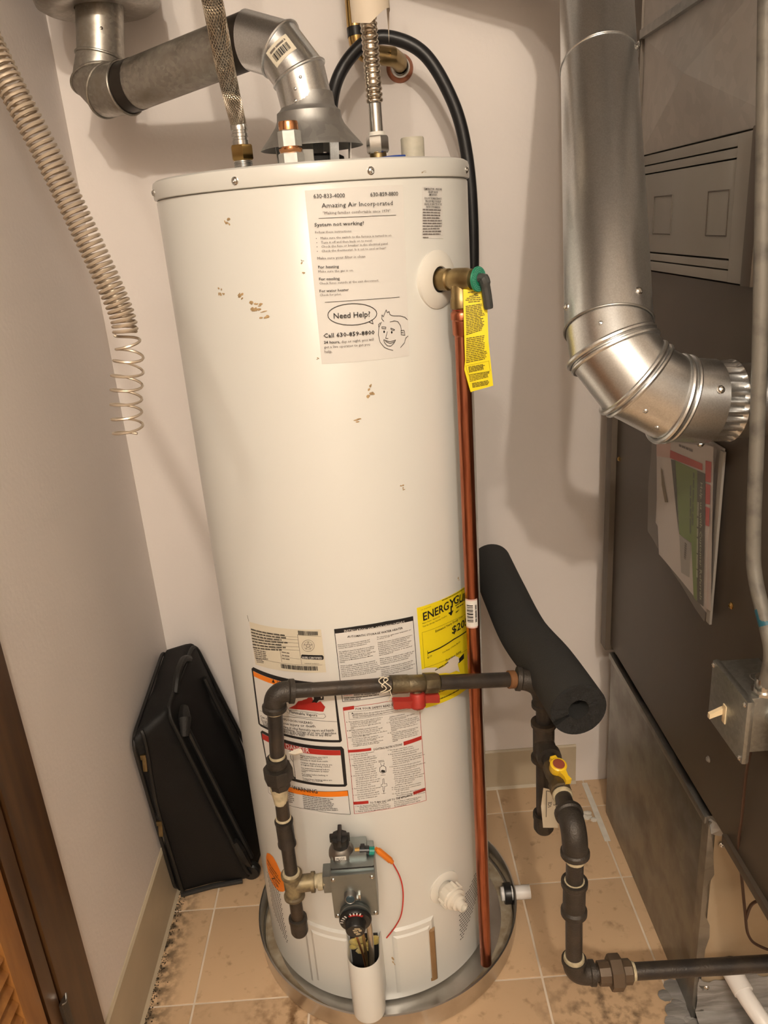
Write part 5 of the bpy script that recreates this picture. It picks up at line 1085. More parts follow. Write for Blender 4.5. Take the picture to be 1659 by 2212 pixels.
for f0, f1 in ((0, .14), (.90, 1.0)):
    r0 = [p.lerp(q, f0) for p, q in zip(rg[3], rg[4])]; r1 = [p.lerp(q, f1) for p, q in zip(rg[3], rg[4])]; build('tape_band', skin(MB(), [shrink(r0, 1.0), shrink(r1, 1.0)]), 'tape', fp)
for a in (4, 5, 6): build('gore', skin(MB(), [shrink(rg[a], 1.03), shrink(rg[a+1], 1.03)]), 'galvold', fp)
for k in (4, 5, 6, 7): build('bead', bead(MB(), rg[k], .0022, .0016), 'galvold', fp)
build('riser', skin(MB(), [shrink(rg[7], 1.0), shrink(rg[8], 1.0)]), 'galvold', fp)
build('increaser', MB().lathe([(.040, 1.780), (.060, 1.7755), (.088, 1.776), (.0985, 1.782), (.1025, 1.794), (.1025, 1.82), (.098, 1.826), (.098, 2.80)], (-.338, .2, 0), n=48), 'galvold', fp)
build('screw', MB().screw((-.352, .166, 1.738), (-.2, -1, 0), .004), 'dullsteel', fp)
build('screw', MB().screw((-.330, .162, 1.742), (.1, -1, 0), .004), 'ironold', fp)
for t, a in ((.25, -.35), (.55, -.25), (.80, .05)):
    c = V(pts[0]).lerp(V(pts[1]), t); p, nr = on_ring(c, V(pts[1])-V(pts[0]), RF*1.03, a, V((0, -1, 0))); build('rivet', MB().screw(p-nr*.001, nr, .0026), 'steel' if t < .8 else 'galv', fp)
# bar code sticker on the second gore
c0, c1 = V(pts[1]), V(pts[2]); dg_ = (c1-c0).normalized(); ref = V((.07, -1.325, 1.41))-c0
c0, c1 = V(pts[2]), V(pts[1]); dg_ = (c1-c0).normalized()
u_ = (ref-dg_*ref.dot(dg_)).normalized(); w2 = dg_.cross(u_)
cm = c0.lerp(c1, .40)
def gmap(s, t, off): a = s/(RF*1.03); return cm+dg_*t+(u_*math.cos(a)+w2*math.sin(a))*(RF*1.03+off)
sg = 1 if w2.x > 0 else -1
E2 = [('P', [(sg*-.020, -.013), (sg*.020, -.013), (sg*.020, .013), (sg*-.020, .013)], 'plate', 0), ('B', (sg*-.014, -.003), (sg*.014, -.003), (sg*-.014, .008), (sg*.014, .008), 26, 'k'), ('D', (sg*-.014, -.007), (sg*.014, -.007), .003, 'g')]
printed('bar_code_sticker', E2, gmap, fp, step=.003, label='cream bar code sticker')
# ================================================================== hoses above
fx = thing('braided_connector', 'braided steel water hose with brass nut on the left nipple', 'hose', (-.104, 0, 1.5165))
path = spline([(-.104, 0, 1.566), (-.1065, -.018, 1.600), (-.1075, -.05, 1.645), (-.1055, -.095, 1.695), (-.1065, -.13, 1.75), (-.112, -.16, 1.84), (-.12, -.17, 1.98)], 10)
rr = [.0112+.0024*min(1, i/22) for i in range(len(path))]
build('nut', MB().lathe([(.0, 1.5165), (.0165, 1.5165), (.0180, 1.5185), (.0180, 1.5365), (.0165, 1.5385), (0, 1.5385)], (-.104, 0, 0), n=6, ref=(.2, -1, 0)), 'brass', fx)
build('ferrule', MB().lathe([(.0125, 1.538), (.0125, 1.545), (.0115, 1.546), (.0115, 1.549), (.0128, 1.550), (.0128, 1.554), (.0116, 1.555), (.0116, 1.558), (.0130, 1.559), (.0130, 1.566), (.0118, 1.568)], (-.104, 0, 0), n=28), 'steel', fx)
build('core', MB().tube(path, [r*.93 for r in rr], 18), 'dullsteel', fx)
mb = MB(); NS = 22
fr = []; u = None
for i in range(len(path)):
    t = (path[min(i+1, len(path)-1)]-path[max(i-1, 0)]).normalized(); u = perp(t)[0] if u is None else (u-t*u.dot(t)).normalized(); fr.append((path[i], u, t.cross(u)))
for sgn in (-1, 1):
    for k in range(NS):
        P = []
        for i in range(0, len(fr)):
            p, u, w_ = fr[i]; a = 2*PI*k/NS+sgn*i*.24; P.append(p+(u*math.cos(a)+w_*math.sin(a))*rr[i])
        mb.tube(P, .0009, 4, cap=False)
build('braid', mb, mat('braid_wire', (.52, .46, .38), .28, 1), fx)
cx_ = thing('corrugated_connector', 'corrugated steel water connector with chrome nut on the right nipple', 'hose', (.105, 0, 1.512))
build('nut', MB().lathe([(0, 1.5125), (.0155, 1.5125), (.0175, 1.5155), (.0175, 1.534), (.0155, 1.537), (0, 1.537)], (.105, 0, 0), n=6, ref=(.3, -1, 0)), 'steel', cx_)
build('washer', MB().lathe([(.0, 1.5365), (.0128, 1.5365), (.0128, 1.5425), (0, 1.5425)], (.105, 0, 0), n=22), 'whitep', cx_)
build('tail', MB().lathe([(.0100, 1.5415), (.0100, 1.582), (.0095, 1.585)], (.105, 0, 0), n=24), 'steel', cx_)
pth = spline([(.105, 0, 1.582), (.1045, -.004, 1.63), (.1035, -.010, 1.69), (.1015, -.018, 1.76), (.098, -.025, 1.86), (.095, -.03, 1.98)], 30); P2 = []; r2 = []
acc = 0
for i, p in enumerate(pth):
    if i: acc += (p-pth[i-1]).length
    P2.append(p); r2.append(.0113+.0017*math.sin(acc*2*PI/.0074))
mb = MB().tube(P2, r2, 22)
# finer sampling so that every ridge is round
fine = []; rf = []; acc = 0
for a, b in zip(pth, pth[1:]):
    L_ = (b-a).length; k = max(1, int(L_/.0012))
    for q in range(k): fine.append(a.lerp(b, q/k)); s = acc+L_*q/k; ph = (s/.0076) % 1; rf.append(.0096+.0034*math.sqrt(max(0, math.sin(ph*PI))))
    acc += L_
build('corrugated_tube', MB().tube(fine, rf, 22), mat('bright_corrugated', (.60, .52, .42), .2, 1), cx_)
# paper instruction tag curled round it
vs = []; na, nz = 26, 10; pc = V((.1045, -.016, 0))
for j in range(nz+1):
    for i in range(na+1):
        f = i/na; a = 3.55+3.35*f; rr_ = .0265 + .012*max(0, f-.55); zb = 1.684-.006*math.sin(f*PI)+(.020*max(0, math.sin((f-.35)*4.0)) if f > .35 else 0)-(.034*max(0, f-.93)/.07)
        z = 1.86+(zb-1.86)*j/nz; c = pc+V((-.02*(z-1.69), -.08*(z-1.69), 0)); vs.append(c+V((rr_*math.cos(a)*1.05, rr_*math.sin(a), z)))
pt = thing('paper_tag', 'curled cream paper tag wrapped around the corrugated connector', 'tag', (.1045, -.016, 1.69))
build('sheet', MB().add(vs, [(j*(na+1)+i, j*(na+1)+i+1, (j+1)*(na+1)+i+1, (j+1)*(na+1)+i) for j in range(nz) for i in range(na)]), mat('cream_paper', (.66, .57, .45), .6, var=.06, scale=30), pt, angle=60)
def pmap(s, z, off):
    f = s; a = 3.55+3.35*f; rr_ = .0265+.012*max(0, f-.55)+.0004+off; c = pc+V((-.02*(z-1.69), -.08*(z-1.69), 0)); return c+V((rr_*math.cos(a)*1.05, rr_*math.sin(a), z))
mb = MB(); rnd = random.Random(6)
for k in range(5):
    f = .14
    while f < .44: g = f+rnd.uniform(.01, .03); mb.add([pmap(f, 1.738-k*.0045, 0), pmap(g, 1.738-k*.0045, 0), pmap(g, 1.7365-k*.0045, 0), pmap(f, 1.7365-k*.0045, 0)], [(0, 1, 2, 3)]); f = g+.008
build('print', mb, mat('faint_ink', (.42, .35, .27), .6), pt)
# brass supply stub with valve behind the connector
bs = thing('brass_supply_pipe', 'brass pipe with elbow and copper flange on the back wall', 'pipe', (.165, .33, 1.684))
build('pipe', MB().tube(spline([(.086, .290, 1.98), (.0865, .290, 1.80), (.087, .288, 1.735), (.092, .284, 1.708), (.110, .282, 1.697), (.145, .288, 1.694)], 8), .0150, 22), 'brass', bs)
build('dark_band', MB().tube([(.0868, .289, 1.742), (.0874, .2875, 1.727)], .0157, 22), 'blackp', bs)
build('valve_body', MB().tube([(.118, .283, 1.697), (.150, .290, 1.693), (.163, .310, 1.688), (.166, .344, 1.684)], [.016, .0165, .0150, .0135], 22), 'brassold', bs)
build('flange', MB().lathe([(.0135, .012), (.018, .012), (.0235, .006), (.0255, 0)], (.166, YB-.0005, 1.683), (0, -1, 0), 32), mat('copper_flange', (.36, .15, .09), .3, 1), bs)
build('chrome_ring', MB().lathe([(.0135, .02), (.0165, .018), (.0185, .013), (.017, .011)], (.166, YB-.0005, 1.683), (0, -1, 0), 32), 'steel', bs)
bh = build('black_hose', MB().tube(spline([(.030, .285, 1.40), (.028, .262, 1.54), (.036, .245, 1.624), (.063, .242, 1.677), (.111, .242, 1.713), (.160, .242, 1.710), (.207, .242, 1.682), (.245, .242, 1.621), (.268, .242, 1.552), (.2795, .242, 1.449), (.2785, .242, 1.30), (.266, .246, 1.15), (.235, .272, 1.02), (.16, .295, .92)], 10), .0115, 18), 'rubber', origin=(.16, .29, .92))
tag(bh, 'black rubber hose arching over behind the water heater', 'hose')
# ================================================================== discharge pipe, tag, pan
cp = thing('discharge_pipe', 'long copper discharge pipe running down the right side of the water heater', 'pipe', (.2022, -.1955, .03))
CPX, CPY = .2022, -.1955
build('tube', MB().tube([(CPX, CPY, 1.272), (CPX+.001, CPY, .6), (CPX+.003, CPY+.001, .034)], .0111, 24), 'copper', cp)
build('adapter', MB().lathe([(.0128, 1.303), (.0128, 1.288), (.0138, 1.287), (.0155, 1.284), (.0155, 1.276), (.0140, 1.274), (.0136, 1.256), (.0128, 1.254), (.0112, 1.252)], (CPX, CPY, 0), n=24), 'copper', cp)
mb = MB()
for k in range(5): mb.tube([(CPX+.0130*math.cos(a), CPY+.0130*math.sin(a), 1.2895+k*.0026) for a in [2*PI*j/20 for j in range(20)]], .0008, 5, closed=True)
build('thread', mb, mat('red_thread', (.30, .05, .03), .4, .6), cp)
def cmap(s, z, off): a = s/.0111; return V((CPX+(.0113+off)*math.sin(a), CPY-(.0113+off)*math.cos(a), z))
printed('bar_code_sticker', [('P', [(-.0125, .786), (.0105, .786), (.0105, .838), (-.0125, .838)], 'pink', 0), ('P', [(-.0125, .7885), (.0085, .7885), (.0085, .8355), (-.0125, .8355)], 'w', 1)] +
        [('P', [(-.0095, z), (.0005, z), (.0005, z+h), (-.0095, z+h)], 'k', 2) for z, h in ((.797, .001), (.799, .002), (.8025, .001), (.805, .0022), (.808, .001), (.8105, .0028), (.815, .001), (.817, .0022), (.8205, .001), (.823, .0015), (.826, .002))] +
        [('D', (.0048, .797), (.0048, .828), .0032, 'k')], cmap, cp, step=.0022, lay=.0002, base=.0002, label='white and red bar code sticker')
yt = thing('yellow_tag', 'yellow warning tag with dense print hanging from the relief valve', 'tag', (.225, -.24, 1.18))
def tmap(s, z, off): return V((s, -.2115-off-.004*math.sin((z-1.17)*24), z))
printed('sheet', LABELS['tag'], tmap, yt, bow=False, lay=.0002)
pn = thing('drain_pan', 'round shallow metal drain pan under the water heater', 'drain pan', (.0167, -.0262, 0))
PM = mat('pan_metal', (.72, .70, .67), .30, 1, col2=(.55, .52, .48), scale=12, bump=.15)
build('pan', MB().lathe([(0, .0005), (.270, .0005), (.2745, .004), (.2755, .048), (.2765, .0505), (.2735, .0515), (.2720, .049), (.2710, .0075), (.266, .0035), (0, .0035)], (.0167, -.0262, 0), n=128), PM, pn)
build('pan_dirt', MB().lathe([(.243, .0040), (.264, .0040), (.2675, .0065)], (.0167, -.0262, 0), n=96), mat('pan_sediment', (.40, .34, .25), .9, col2=(.25, .19, .12), scale=40, bump=.6, bscale=80), pn)
df = build('drain_nut', MB().lathe([(.012, .253), (.0215, .253), (.0225, .256), (.0225, .268), (.012, .2695)], (.0167, -.0262, .0285), (1, 0, 0), 12), 'blackp', pn)
build('drain_spigot', MB().lathe([(.0115, .247), (.0145, .247), (.0145, .310), (.0115, .310), (.0115, .26), (0, .26)], (.0167, -.0262, .0285), (1, 0, 0), 24), 'pvc', pn)
# ================================================================== gas piping
def sleeve(mb, a, b, r, band=.0, bw=.006):
    a, b = V(a), V(b); L_ = (b-a).length
    prof = [(r*.75, -.0005), (r+band, 0), (r+band, bw*.7), (r, bw), (r, L_-bw), (r+band, L_-bw*.7), (r+band, L_), (r*.75, L_+.0005)]
    return mb.lathe(prof, a, b-a, 24)
def iron_elbow(mb, p, a, b, r, band=.004):
    """p corner, a/b face centres"""
    pts = arc(p, a, b, 12); n = len(pts); rs = [r+band if i in (0, 1, n-2, n-1) else r+(.001) for i in range(n)]
    pa, pb = V(a), V(b); da = (pa-V(p)).normalized(); db = (pb-V(p)).normalized()
    pts = [pa+da*.009, pa+da*.002]+pts+[pb+db*.002, pb+db*.009]; rs = [r+band, r+band]+[r+.0012]*n+[r+band, r+band]
    return mb.tube(pts, rs, 22)
def dope(par, c, d, r, h=.006):
    c, d = V(c), V(d).normalized(); return build('pipe_dope', MB().lathe([(r*.8, -h/2), (r+.0008, -h/2+.001), (r+.0012, 0), (r+.0004, h/2-.0005), (r*.8, h/2)], c, d, 18), 'dope', par)
gp = thing('heater_gas_pipe', 'black iron gas pipe running across the water heater and down to its control valve', 'gas pipe', (-.126, -.30, .26))
RP = .0107; GX0, GYY = -.126, -.300
ptop = V((-.1165, GYY, .755)); H1 = V((.060, -.268, .7345)); hd = (V((.264, -.214, .6885))-V((-.075, -.300, .7575))).normalized()
ph0 = V((-.082, -.298, .7570)); pend = V((.264, -.214, .6890))
hdir = (pend-ph0).normalized()
vd = (V((-.127, GYY, .60))-ptop).normalized()
build('elbow', iron_elbow(MB(), ptop, ptop+vd*.022, ptop+hdir*.022, .0150), 'fitting', gp)
vl, vr = ph0.lerp(pend, .42), ph0.lerp(pend, .64)
build('pipe', MB().tube([ptop+hdir*.022, vl], .0112, 18), 'ironold', gp)
build('pipe', MB().tube([vr, pend], .0122, 18), 'iron', gp)
vb = build('shutoff_valve', sleeve(MB(), vl-hdir*.002, vl+hdir*.026, .0148).lathe([(.0125, 0), (.0140, .004), (.0140, .026), (.0125, .030)], vl+hdir*.024, hdir, 24).lathe([(.012, 0), (.0168, .001), (.0168, .022), (.0150, .025), (.012, .025)], vr-hdir*.027, hdir, 8).tube([vl.lerp(vr, .52), vl.lerp(vr, .52)+V((0, -.004, -.022))], .0085, 14), mat('valve_bronze', (.22, .18, .11), .45, .8, col2=(.12, .10, .065), scale=50, bump=.3, bscale=250), gp)
hc = vl.lerp(vr, .52)+V((0, -.008, -.026))
hb = MB().lathe([(0, -.013), (.0115, -.012), (.0125, -.008), (.0125, .010), (.010, .013), (0, .013)], hc, (0, -.25, -1), 18)
for sg_, ln in ((-1, .041), (1, .036)):
    hb.prism([(0, -.0095), (ln*.55, -.0078), (ln, -.0092), (ln+.002, -.007), (ln+.002, .0065), (ln, .0085), (ln*.55, .0075), (0, .0085)], hc+V((0, .005, -.003)), hdir*sg_, V((0, -.2, 1))*sg_*sg_, -.010*1)
build('red_handle', hb, 'red', vb)
build('handle_screw', MB().screw(hc+V((0, -.006, -.013)), (0, -.5, -1), .0035), 'steel', vb)
mb = MB(); q0 = vl-hdir*.014; uu, ww = perp(hdir)
for k, (t0, a0, a1) in enumerate(((-.004, -2.6, .6), (.004, -2.4, 1.0), (.0, -2.9, -.2))):
    mb.tube([q0+hdir*(t0+.006*math.sin(j*.7+k))+(uu*math.cos(a0+(a1-a0)*j/14)+ww*math.sin(a0+(a1-a0)*j/14))*.0122 for j in range(15)], .0009, 5)
mb.tube([q0+V((.010, -.012, -.004)), q0+V((.012, -.014, -.012)), q0+V((.006, -.013, -.022))], .0007, 5)
build('thread_tape', mb, mat('white_tape', (.72, .64, .50), .7), gp)
def vpt(z): f = (ptop.z-z)/(ptop.z-.28); return V((ptop.x+(GX0-.003-ptop.x)*min(1, f*2.6), GYY, z))
build('pipe', MB().tube([ptop+vd*.02, vpt(.62)], .0118, 18), 'iron', gp)
build('pipe', MB().tube([vpt(.60), vpt(.505)], .0110, 18), 'ironold', gp)
build('pipe', MB().tube([vpt(.475), vpt(.395)], .0112, 18), 'iron', gp)
u0 = vpt(.605)
build('union', MB().lathe([(.012, .030), (.0165, .029), (.0165, .016), (.0145, .014), (.0145, .010)], u0, (0, 0, 1), 22).lathe([(.012, .013), (.0225, .012), (.0235, .009), (.0235, -.010), (.021, -.013), (.012, -.014)], u0, (0, 0, 1), 8).lathe([(.014, -.012), (.0165, -.014), (.0165, -.026), (.012, -.028)], u0, (0, 0, 1), 8), 'fitting', gp)
dope(gp, ptop+vd*.033, vd, .0135, .007); dope(gp, vpt(.638), (0, 0, 1), .0120, .006)
build('pipe_dope', MB().lathe([(.0112, .008), (.0150, .006), (.0138, -.004), (.0122, -.016), (.0113, -.026)], vpt(.574), (0, 0, 1), 16), 'dope', gp)
dope(gp, vpt(.516), (0, 0, 1), .0118, .005); dope(gp, vpt(.398), (0, 0, 1), .0140, .012); dope(gp, V((-.083, -.298, .374)), (1, 0, 0), .0118, .010)
build('coupling', sleeve(MB(), vpt(.512), vpt(.462), .0143, .001), 'iron', gp)
tz = .376
tb = sleeve(MB(), vpt(.400), vpt(.350), .0150, .003); tb.tube([V((GX0-.003, GYY, tz)), V((-.098, -.298, tz)), V((-.098, -.298, tz)), V((-.092, -.298, tz))], [.0145, .0145, .0172, .0172], 20)
build('tee', tb, mat('stained_fitting', (.13, .10, .06), .5, .3, col2=(.30, .24, .13), scale=45, thr=(.48, .66), bump=.3), gp)
build('pipe', MB().tube([(-.095, -.297, tz), (-.064, -.292, tz-.001)], .0112, 16), 'dope', gp)
build('pipe', MB().tube([vpt(.352), vpt(.30)], .0110, 18), 'ironold', gp)
build('cap', MB().lathe([(.0115, .024), (.0158, .023), (.0162, .016), (.0150, .013), (.0150, -.008), (.0128, -.013), (0, -.015)], vpt(.280), (0, 0, 1), 22), 'fitting', gp)
build('paper_scrap', MB().add([V(p) for p in ((-.108, -.297, .640), (-.095, -.300, .648), (-.086, -.304, .652), (-.083, -.303, .643), (-.096, -.297, .634), (-.106, -.295, .634), (-.096, -.306, .643))], [(0, 1, 6), (1, 2, 6), (2, 3, 6), (3, 4, 6), (4, 5, 6), (5, 0, 6)]), 'i_tear', gp, angle=20)
# --- furnace branch
fg = thing('furnace_gas_pipe', 'black iron gas line with yellow valve dropping and turning into the furnace', 'gas pipe', (.318, -.41, .23))
RX, RY = .3155, -.212; R3 = .0132
build('pipe', MB().tube([(RX, RY, .665), (RX, RY, .595)], R3, 20), 'iron', fg)
build('elbow', iron_elbow(MB(), (RX, RY, .680), V(pend)+hdir*.016, (RX, RY, .640), .0172, .0032), 'fitting', fg)
build('collar', MB().lathe([(.0125, -.007), (.0150, -.006), (.0150, .004), (.0125, .006)], pend-hdir*.002, hdir, 20), mat('rusty_collar', (.20, .09, .035), .6, .2), fg)
e1 = V((.3185, -.405, .5475))
t2 = sleeve(MB(), (RX, RY, .600), (RX, RY, .522), .0182, .0035, .010); t2.tube([(RX, RY, .558), (.316, -.240, .5565), (.316, -.2405, .5565), (.3162, -.254, .556)], [.0175, .0175, .0205, .0205], 22)
build('tee', t2, 'ironold', fg)
build('pipe', MB().tube([(RX, RY, .525), (RX, RY, .395)], R3, 20), 'iron', fg)
build('cap', MB().lathe([(.014, .030), (.0188, .029), (.0192, .020), (.0178, .017), (.0178, -.004), (.0145, -.010), (0, -.012)], (RX, RY, .378), (0, 0, 1), 22), 'fitting', fg)
br = lambda t: V((.316, -.252, .5562)).lerp(e1, t)
build('pipe', MB().tube([br(0), br(.25)], R3, 18), 'ironold', fg)
yv = build('valve_body', MB().lathe([(.013, 0), (.0165, .002), (.0165, .018), (.0150, .022), (.0150, .040), (.0170, .044), (.0170, .058), (.013, .060)], br(.12), e1-br(0), 10), mat('valve_bronze_dark', (.16, .12, .07), .45, .7, col2=(.09, .07, .045), scale=40, bump=.3), fg)
yc = br(.30)+V((.002, 0, .016)); nrm_ = V((.10, -.25, 1)).normalized(); ydir = V((.30, -.95, -.22)).normalized()
yb = MB().lathe([(0, -.004), (.0115, -.004), (.0135, 0), (.0135, .012), (.0115, .0135), (0, .0135)], yc, nrm_, 20)
ys = nrm_.cross(ydir).normalized()
yb.prism([(.008, -.007), (.024, -.0035), (.032, -.005), (.032, .005), (.024, .0035), (.008, .007)], yc+nrm_*.001, ydir, ys, .011)
yb.prism([(-.018, -.005), (-.008, -.006), (-.008, .006), (-.018, .005)], yc+nrm_*.001, ydir, ys, .011)
build('yellow_handle', yb, 'yellowp', yv)
build('handle_label', MB().lathe([(.0, .0137), (.0098, .0137), (.0092, .0143), (0, .0143)], yc, nrm_, 20), mat('brick_red_label', (.26, .06, .035), .5), yv)
dope(fg, br(.56), e1-br(0), .0150, .008)
build('pipe', MB().tube([br(.48), br(.86)], R3, 18), 'iron', fg)
ev = V((.3190, -.41, .50))
build('elbow', iron_elbow(MB(), e1+V((0, -.004, .002)), br(.84), ev+V((0, 0, .012)), .0180, .0038), 'fitting', fg)
build('pipe', MB().tube([ev+V((0, 0, .012)), (.319, -.41, .435)], R3, 20), 'iron', fg)
build('coupling', sleeve(MB(), (.319, -.41, .452), (.319, -.41, .386), .0172, .0030, .012), 'fitting', fg)
build('pipe', MB().tube([(.319, -.41, .39), (.3205, -.41, .285)], R3, 20), 'iron', fg)
be = V((.3205, -.41, .2575))
build('elbow', iron_elbow(MB(), be, be+V((0, 0, .024)), be+V((.024, 0, -.001)), .0165, .0032), 'fitting', fg)
build('pipe', MB().tube([be+V((.02, 0, -.001)), (.372, -.41, .2545)], R3, 18), 'ironold', fg)
uc = V((.386, -.41, .2535)); ud = V((1, 0, -.02))
build('union', MB().lathe([(.014, -.027), (.0185, -.026), (.0190, -.008), (.019, -.006)], uc, ud, 10).lathe([(.014, -.009), (.0265, -.008), (.0275, -.005), (.0275, .010), (.025, .012), (.014, .013)], uc, ud, 8).lathe([(.019, .011), (.0190, .026), (.0165, .028), (.014, .029)], uc, ud, 10), mat('brown_union', (.105, .072, .045), .5, .3, bump=.3), fg)
build('pipe', MB().tube([(.412, -.41, .2525), (.58, -.41, .248), (.80, -.41, .244)], R3, 20), 'iron', fg)
dope(fg, (.4165, -.41, .2525), ud, .0140, .006); dope(fg, (.352, -.41, .2555), ud, .0135, .004)
dope(fg, (.319, -.41, .445), (0, 0, 1), .0150, .016); dope(fg, (.3195, -.41, .493), (0, 0, 1), .0140, .006); dope(fg, (.3205, -.41, .2905), (0, 0, 1), .0155, .012); dope(fg, (.3192, -.41, .383), (0, 0, 1), .0140, .005)
gt = thing('gas_tag', 'cream paper tag lettered FURNACE GAS hanging on the furnace gas line', 'tag', (.32, -.252, .41))
def gmap2(s, z, off): return V((s, -.2520-off+.004*math.sin((z-.4)*40), z))
printed('sheet', LABELS['gastag'], gmap2, gt, bow=False, lay=.0002)
# ================================================================== foam tube
ft = thing('foam_insulation_tube', 'thick black foam pipe sleeve with a slit resting across the gas lines', 'pipe insulation', (.36, -.26, .60))
FP = spline([(0.3466, -0.315, 0.6918), (0.3321, -0.185, 0.6896), (0.3137, -0.055, 0.6808), (0.3047, 0.09, 0.6877), (0.2998, 0.25, 0.6919)], 8)
def frames(path, up):
    out = []
    for i in range(len(path)):
        t = (path[min(i+1, len(path)-1)]-path[max(i-1, 0)]).normalized(); u = (V(up)-t*t.dot(V(up))).normalized(); out.append((path[i], u, u.cross(t)*-1))
    return out
FR = frames(FP, (0, 0, 1)); RO, RI = .0445, .0165; na = 40; gap = .10; ang = [-2.05+gap+(2*PI-2*gap)*k/na for k in range(na+1)]
def fring(fr, r): p, u, w_ = fr; return [p+(u*math.cos(a)+w_*math.sin(a))*r for a in ang]
mb = MB(); n1 = na+1; vs = []
for f in FR: vs += fring(f, RO)
mb.add(vs, [(i*n1+j, i*n1+j+1, (i+1)*n1+j+1, (i+1)*n1+j) for i in range(len(FR)-1) for j in range(na)])
build('outer_skin', mb, 'foam', ft, angle=50)
mb = MB(); vs = []
for f in FR: vs += fring(f, RI)
mb.add(vs, [(i*n1+j, i*n1+j+1, (i+1)*n1+j+1, (i+1)*n1+j) for i in range(len(FR)-1) for j in range(na)])
build('bore', mb, 'foam', ft, angle=50)
for f in (FR[0], FR[-1]):
    mb = MB()
    rr_ = [RI, .024, .032, .040, RO-.001, RO]; vs = []
    p, u, w_ = f; t = u.cross(w_)
    for k, r in enumerate(rr_): vs += [q+(p-FR[len(FR)//2][0]).normalized()*(0.0016*random.uniform(-1, 1) if 0 < k < 5 else 0) for q in fring(f, r)]
    mb.add(vs, [(i*n1+j, i*n1+j+1, (i+1)*n1+j+1, (i+1)*n1+j) for i in range(5) for j in range(na)])
    build('cut_end', mb, 'foamcut', ft, angle=5)
mb = MB()
for e in (0, na):
    vs = []
    for f in FR: vs += [fring(f, RI)[e], fring(f, RO)[e]]
    mb.add(vs, [(i*2, i*2+1, i*2+3, i*2+2) for i in range(len(FR)-1)])
build('slit_face', mb, 'foamcut', ft)
# ================================================================== suitcase
sc = thing('suitcase', 'black soft-sided suitcase slumped in the corner left of the water heater', 'suitcase', (-.38, .18, 0))
cs = [V(p) for p in [(-.466, .058, .012), (-.297, .082, .012), (-.262, .325, .012), (-.463, .325, .012), (-.466, -.006, .480), (-.402, .045, .512), (-.392, .295, .530), (-.462, .285, .526)]]
def hexa(cs, r, seg, sub, amp, seed):
    bm = bmesh.new(); vv = [bm.verts.new(c) for c in cs]
    for f in ((0, 3, 2, 1), (4, 5, 6, 7), (0, 1, 5, 4), (1, 2, 6, 5), (2, 3, 7, 6), (3, 0, 4, 7)): bm.faces.new([vv[i] for i in f])
    bmesh.ops.bevel(bm, geom=bm.edges[:], offset=r, segments=seg, affect='EDGES', profile=.6)
    bmesh.ops.subdivide_edges(bm, edges=[e for e in bm.edges if e.calc_length() > .06], cuts=sub, use_grid_fill=True)
    rn = random.Random(seed); ph = [rn.uniform(0, 6) for _ in range(6)]
    bm.normal_update()
    for q in bm.verts:
        c = q.co; d = math.sin(c.x*40+c.z*18+ph[0])+math.sin(c.z*33+ph[1]-c.y*25)+.7*math.sin(c.y*52+c.z*47+ph[2])
        q.co = c+q.normal*amp*d
    bm.verts.index_update(); mb = MB(); mb.add([q.co.copy() for q in bm.verts], [[q.index for q in f.verts] for f in bm.faces]); bm.free(); return mb
build('body', hexa(cs, .018, 3, 7, .0022, 1), 'fabric', sc, angle=60)
def L3(a, b, t): return a.lerp(b, t)
# piping round the back panel edge and the front edge
def face_loop(i0, i1, i2, i3, inset, lift, n=10):
    q = [cs[i] for i in (i0, i1, i2, i3)]; c = sum(q, V((0, 0, 0)))/4; nr = (q[1]-q[0]).cross(q[3]-q[0]).normalized(); out = []
    for a in range(4):
        p, r, s_ = q[a], q[(a+1) % 4], q[(a-1) % 4]
        ta = p.lerp(s_, .035/max((s_-p).length, .04)); tb = p.lerp(r, .035/max((r-p).length, .04)); out += arc(p, ta, tb, 6)
    return [p+(c-p).normalized()*inset+nr*lift for p in out]
build('piping', MB().tube(face_loop(1, 2, 6, 5, .004, -.0015), .0045, 8, closed=True), 'fabric2', sc)
build('piping', MB().tube(face_loop(0, 4, 7, 3, .004, -.001), .0042, 8, closed=True), 'fabric2', sc)
zp = [cs[4].lerp(cs[5], .30)+V((0, -.001, .003)), cs[4].lerp(cs[5], .30)+V((.004, -.004, -.03)), cs[0].lerp(cs[1], .10).lerp(cs[4].lerp(cs[5], .18), .60)+V((0, -.006, 0)), cs[0].lerp(cs[1], .10).lerp(cs[4].lerp(cs[5], .18), .25)+V((0, -.006, 0)), cs[0].lerp(cs[1], .10)+V((0, -.005, .01))]
build('zipper', MB().tube(spline(zp, 8), .0040, 6), 'fabric2', sc)
for (px_, py_, pz_) in ((-.4535, .012, .415), (-.4560, .028, .232)):
    o = build('zipper_pull', MB().rbox((px_-.0045, py_-.006, pz_-.022), (px_+.0045, py_-.003, pz_+.010), .0015, Matrix.Rotation(.1, 3, 'Y'), (px_, py_, pz_)).rbox((px_-.006, py_-.008, pz_+.008), (px_+.006, py_-.002, pz_+.020), .0025), 'brassold', sc)
nb = (cs[2]-cs[1]).cross(cs[5]-cs[1]).normalized()
if nb.x < 0: nb = -nb
def bf(s, t, lift): return cs[1].lerp(cs[2], s).lerp(cs[5].lerp(cs[6], s), t)+nb*lift
build('handle_rail', MB().tube([bf(.13, .08, .006), bf(.12, .86, .006)], .0065, 8), 'blackp', sc)
build('handle_rail', MB().tube([bf(.78, .08, .006), bf(.80, .86, .006)], .0065, 8), 'blackp', sc)
build('handle_cup', MB().tube([bf(.05, .84, .004), bf(.12, .90, .012), bf(.24, .91, .004)], [.010, .014, .010], 10), 'fabric2', sc)
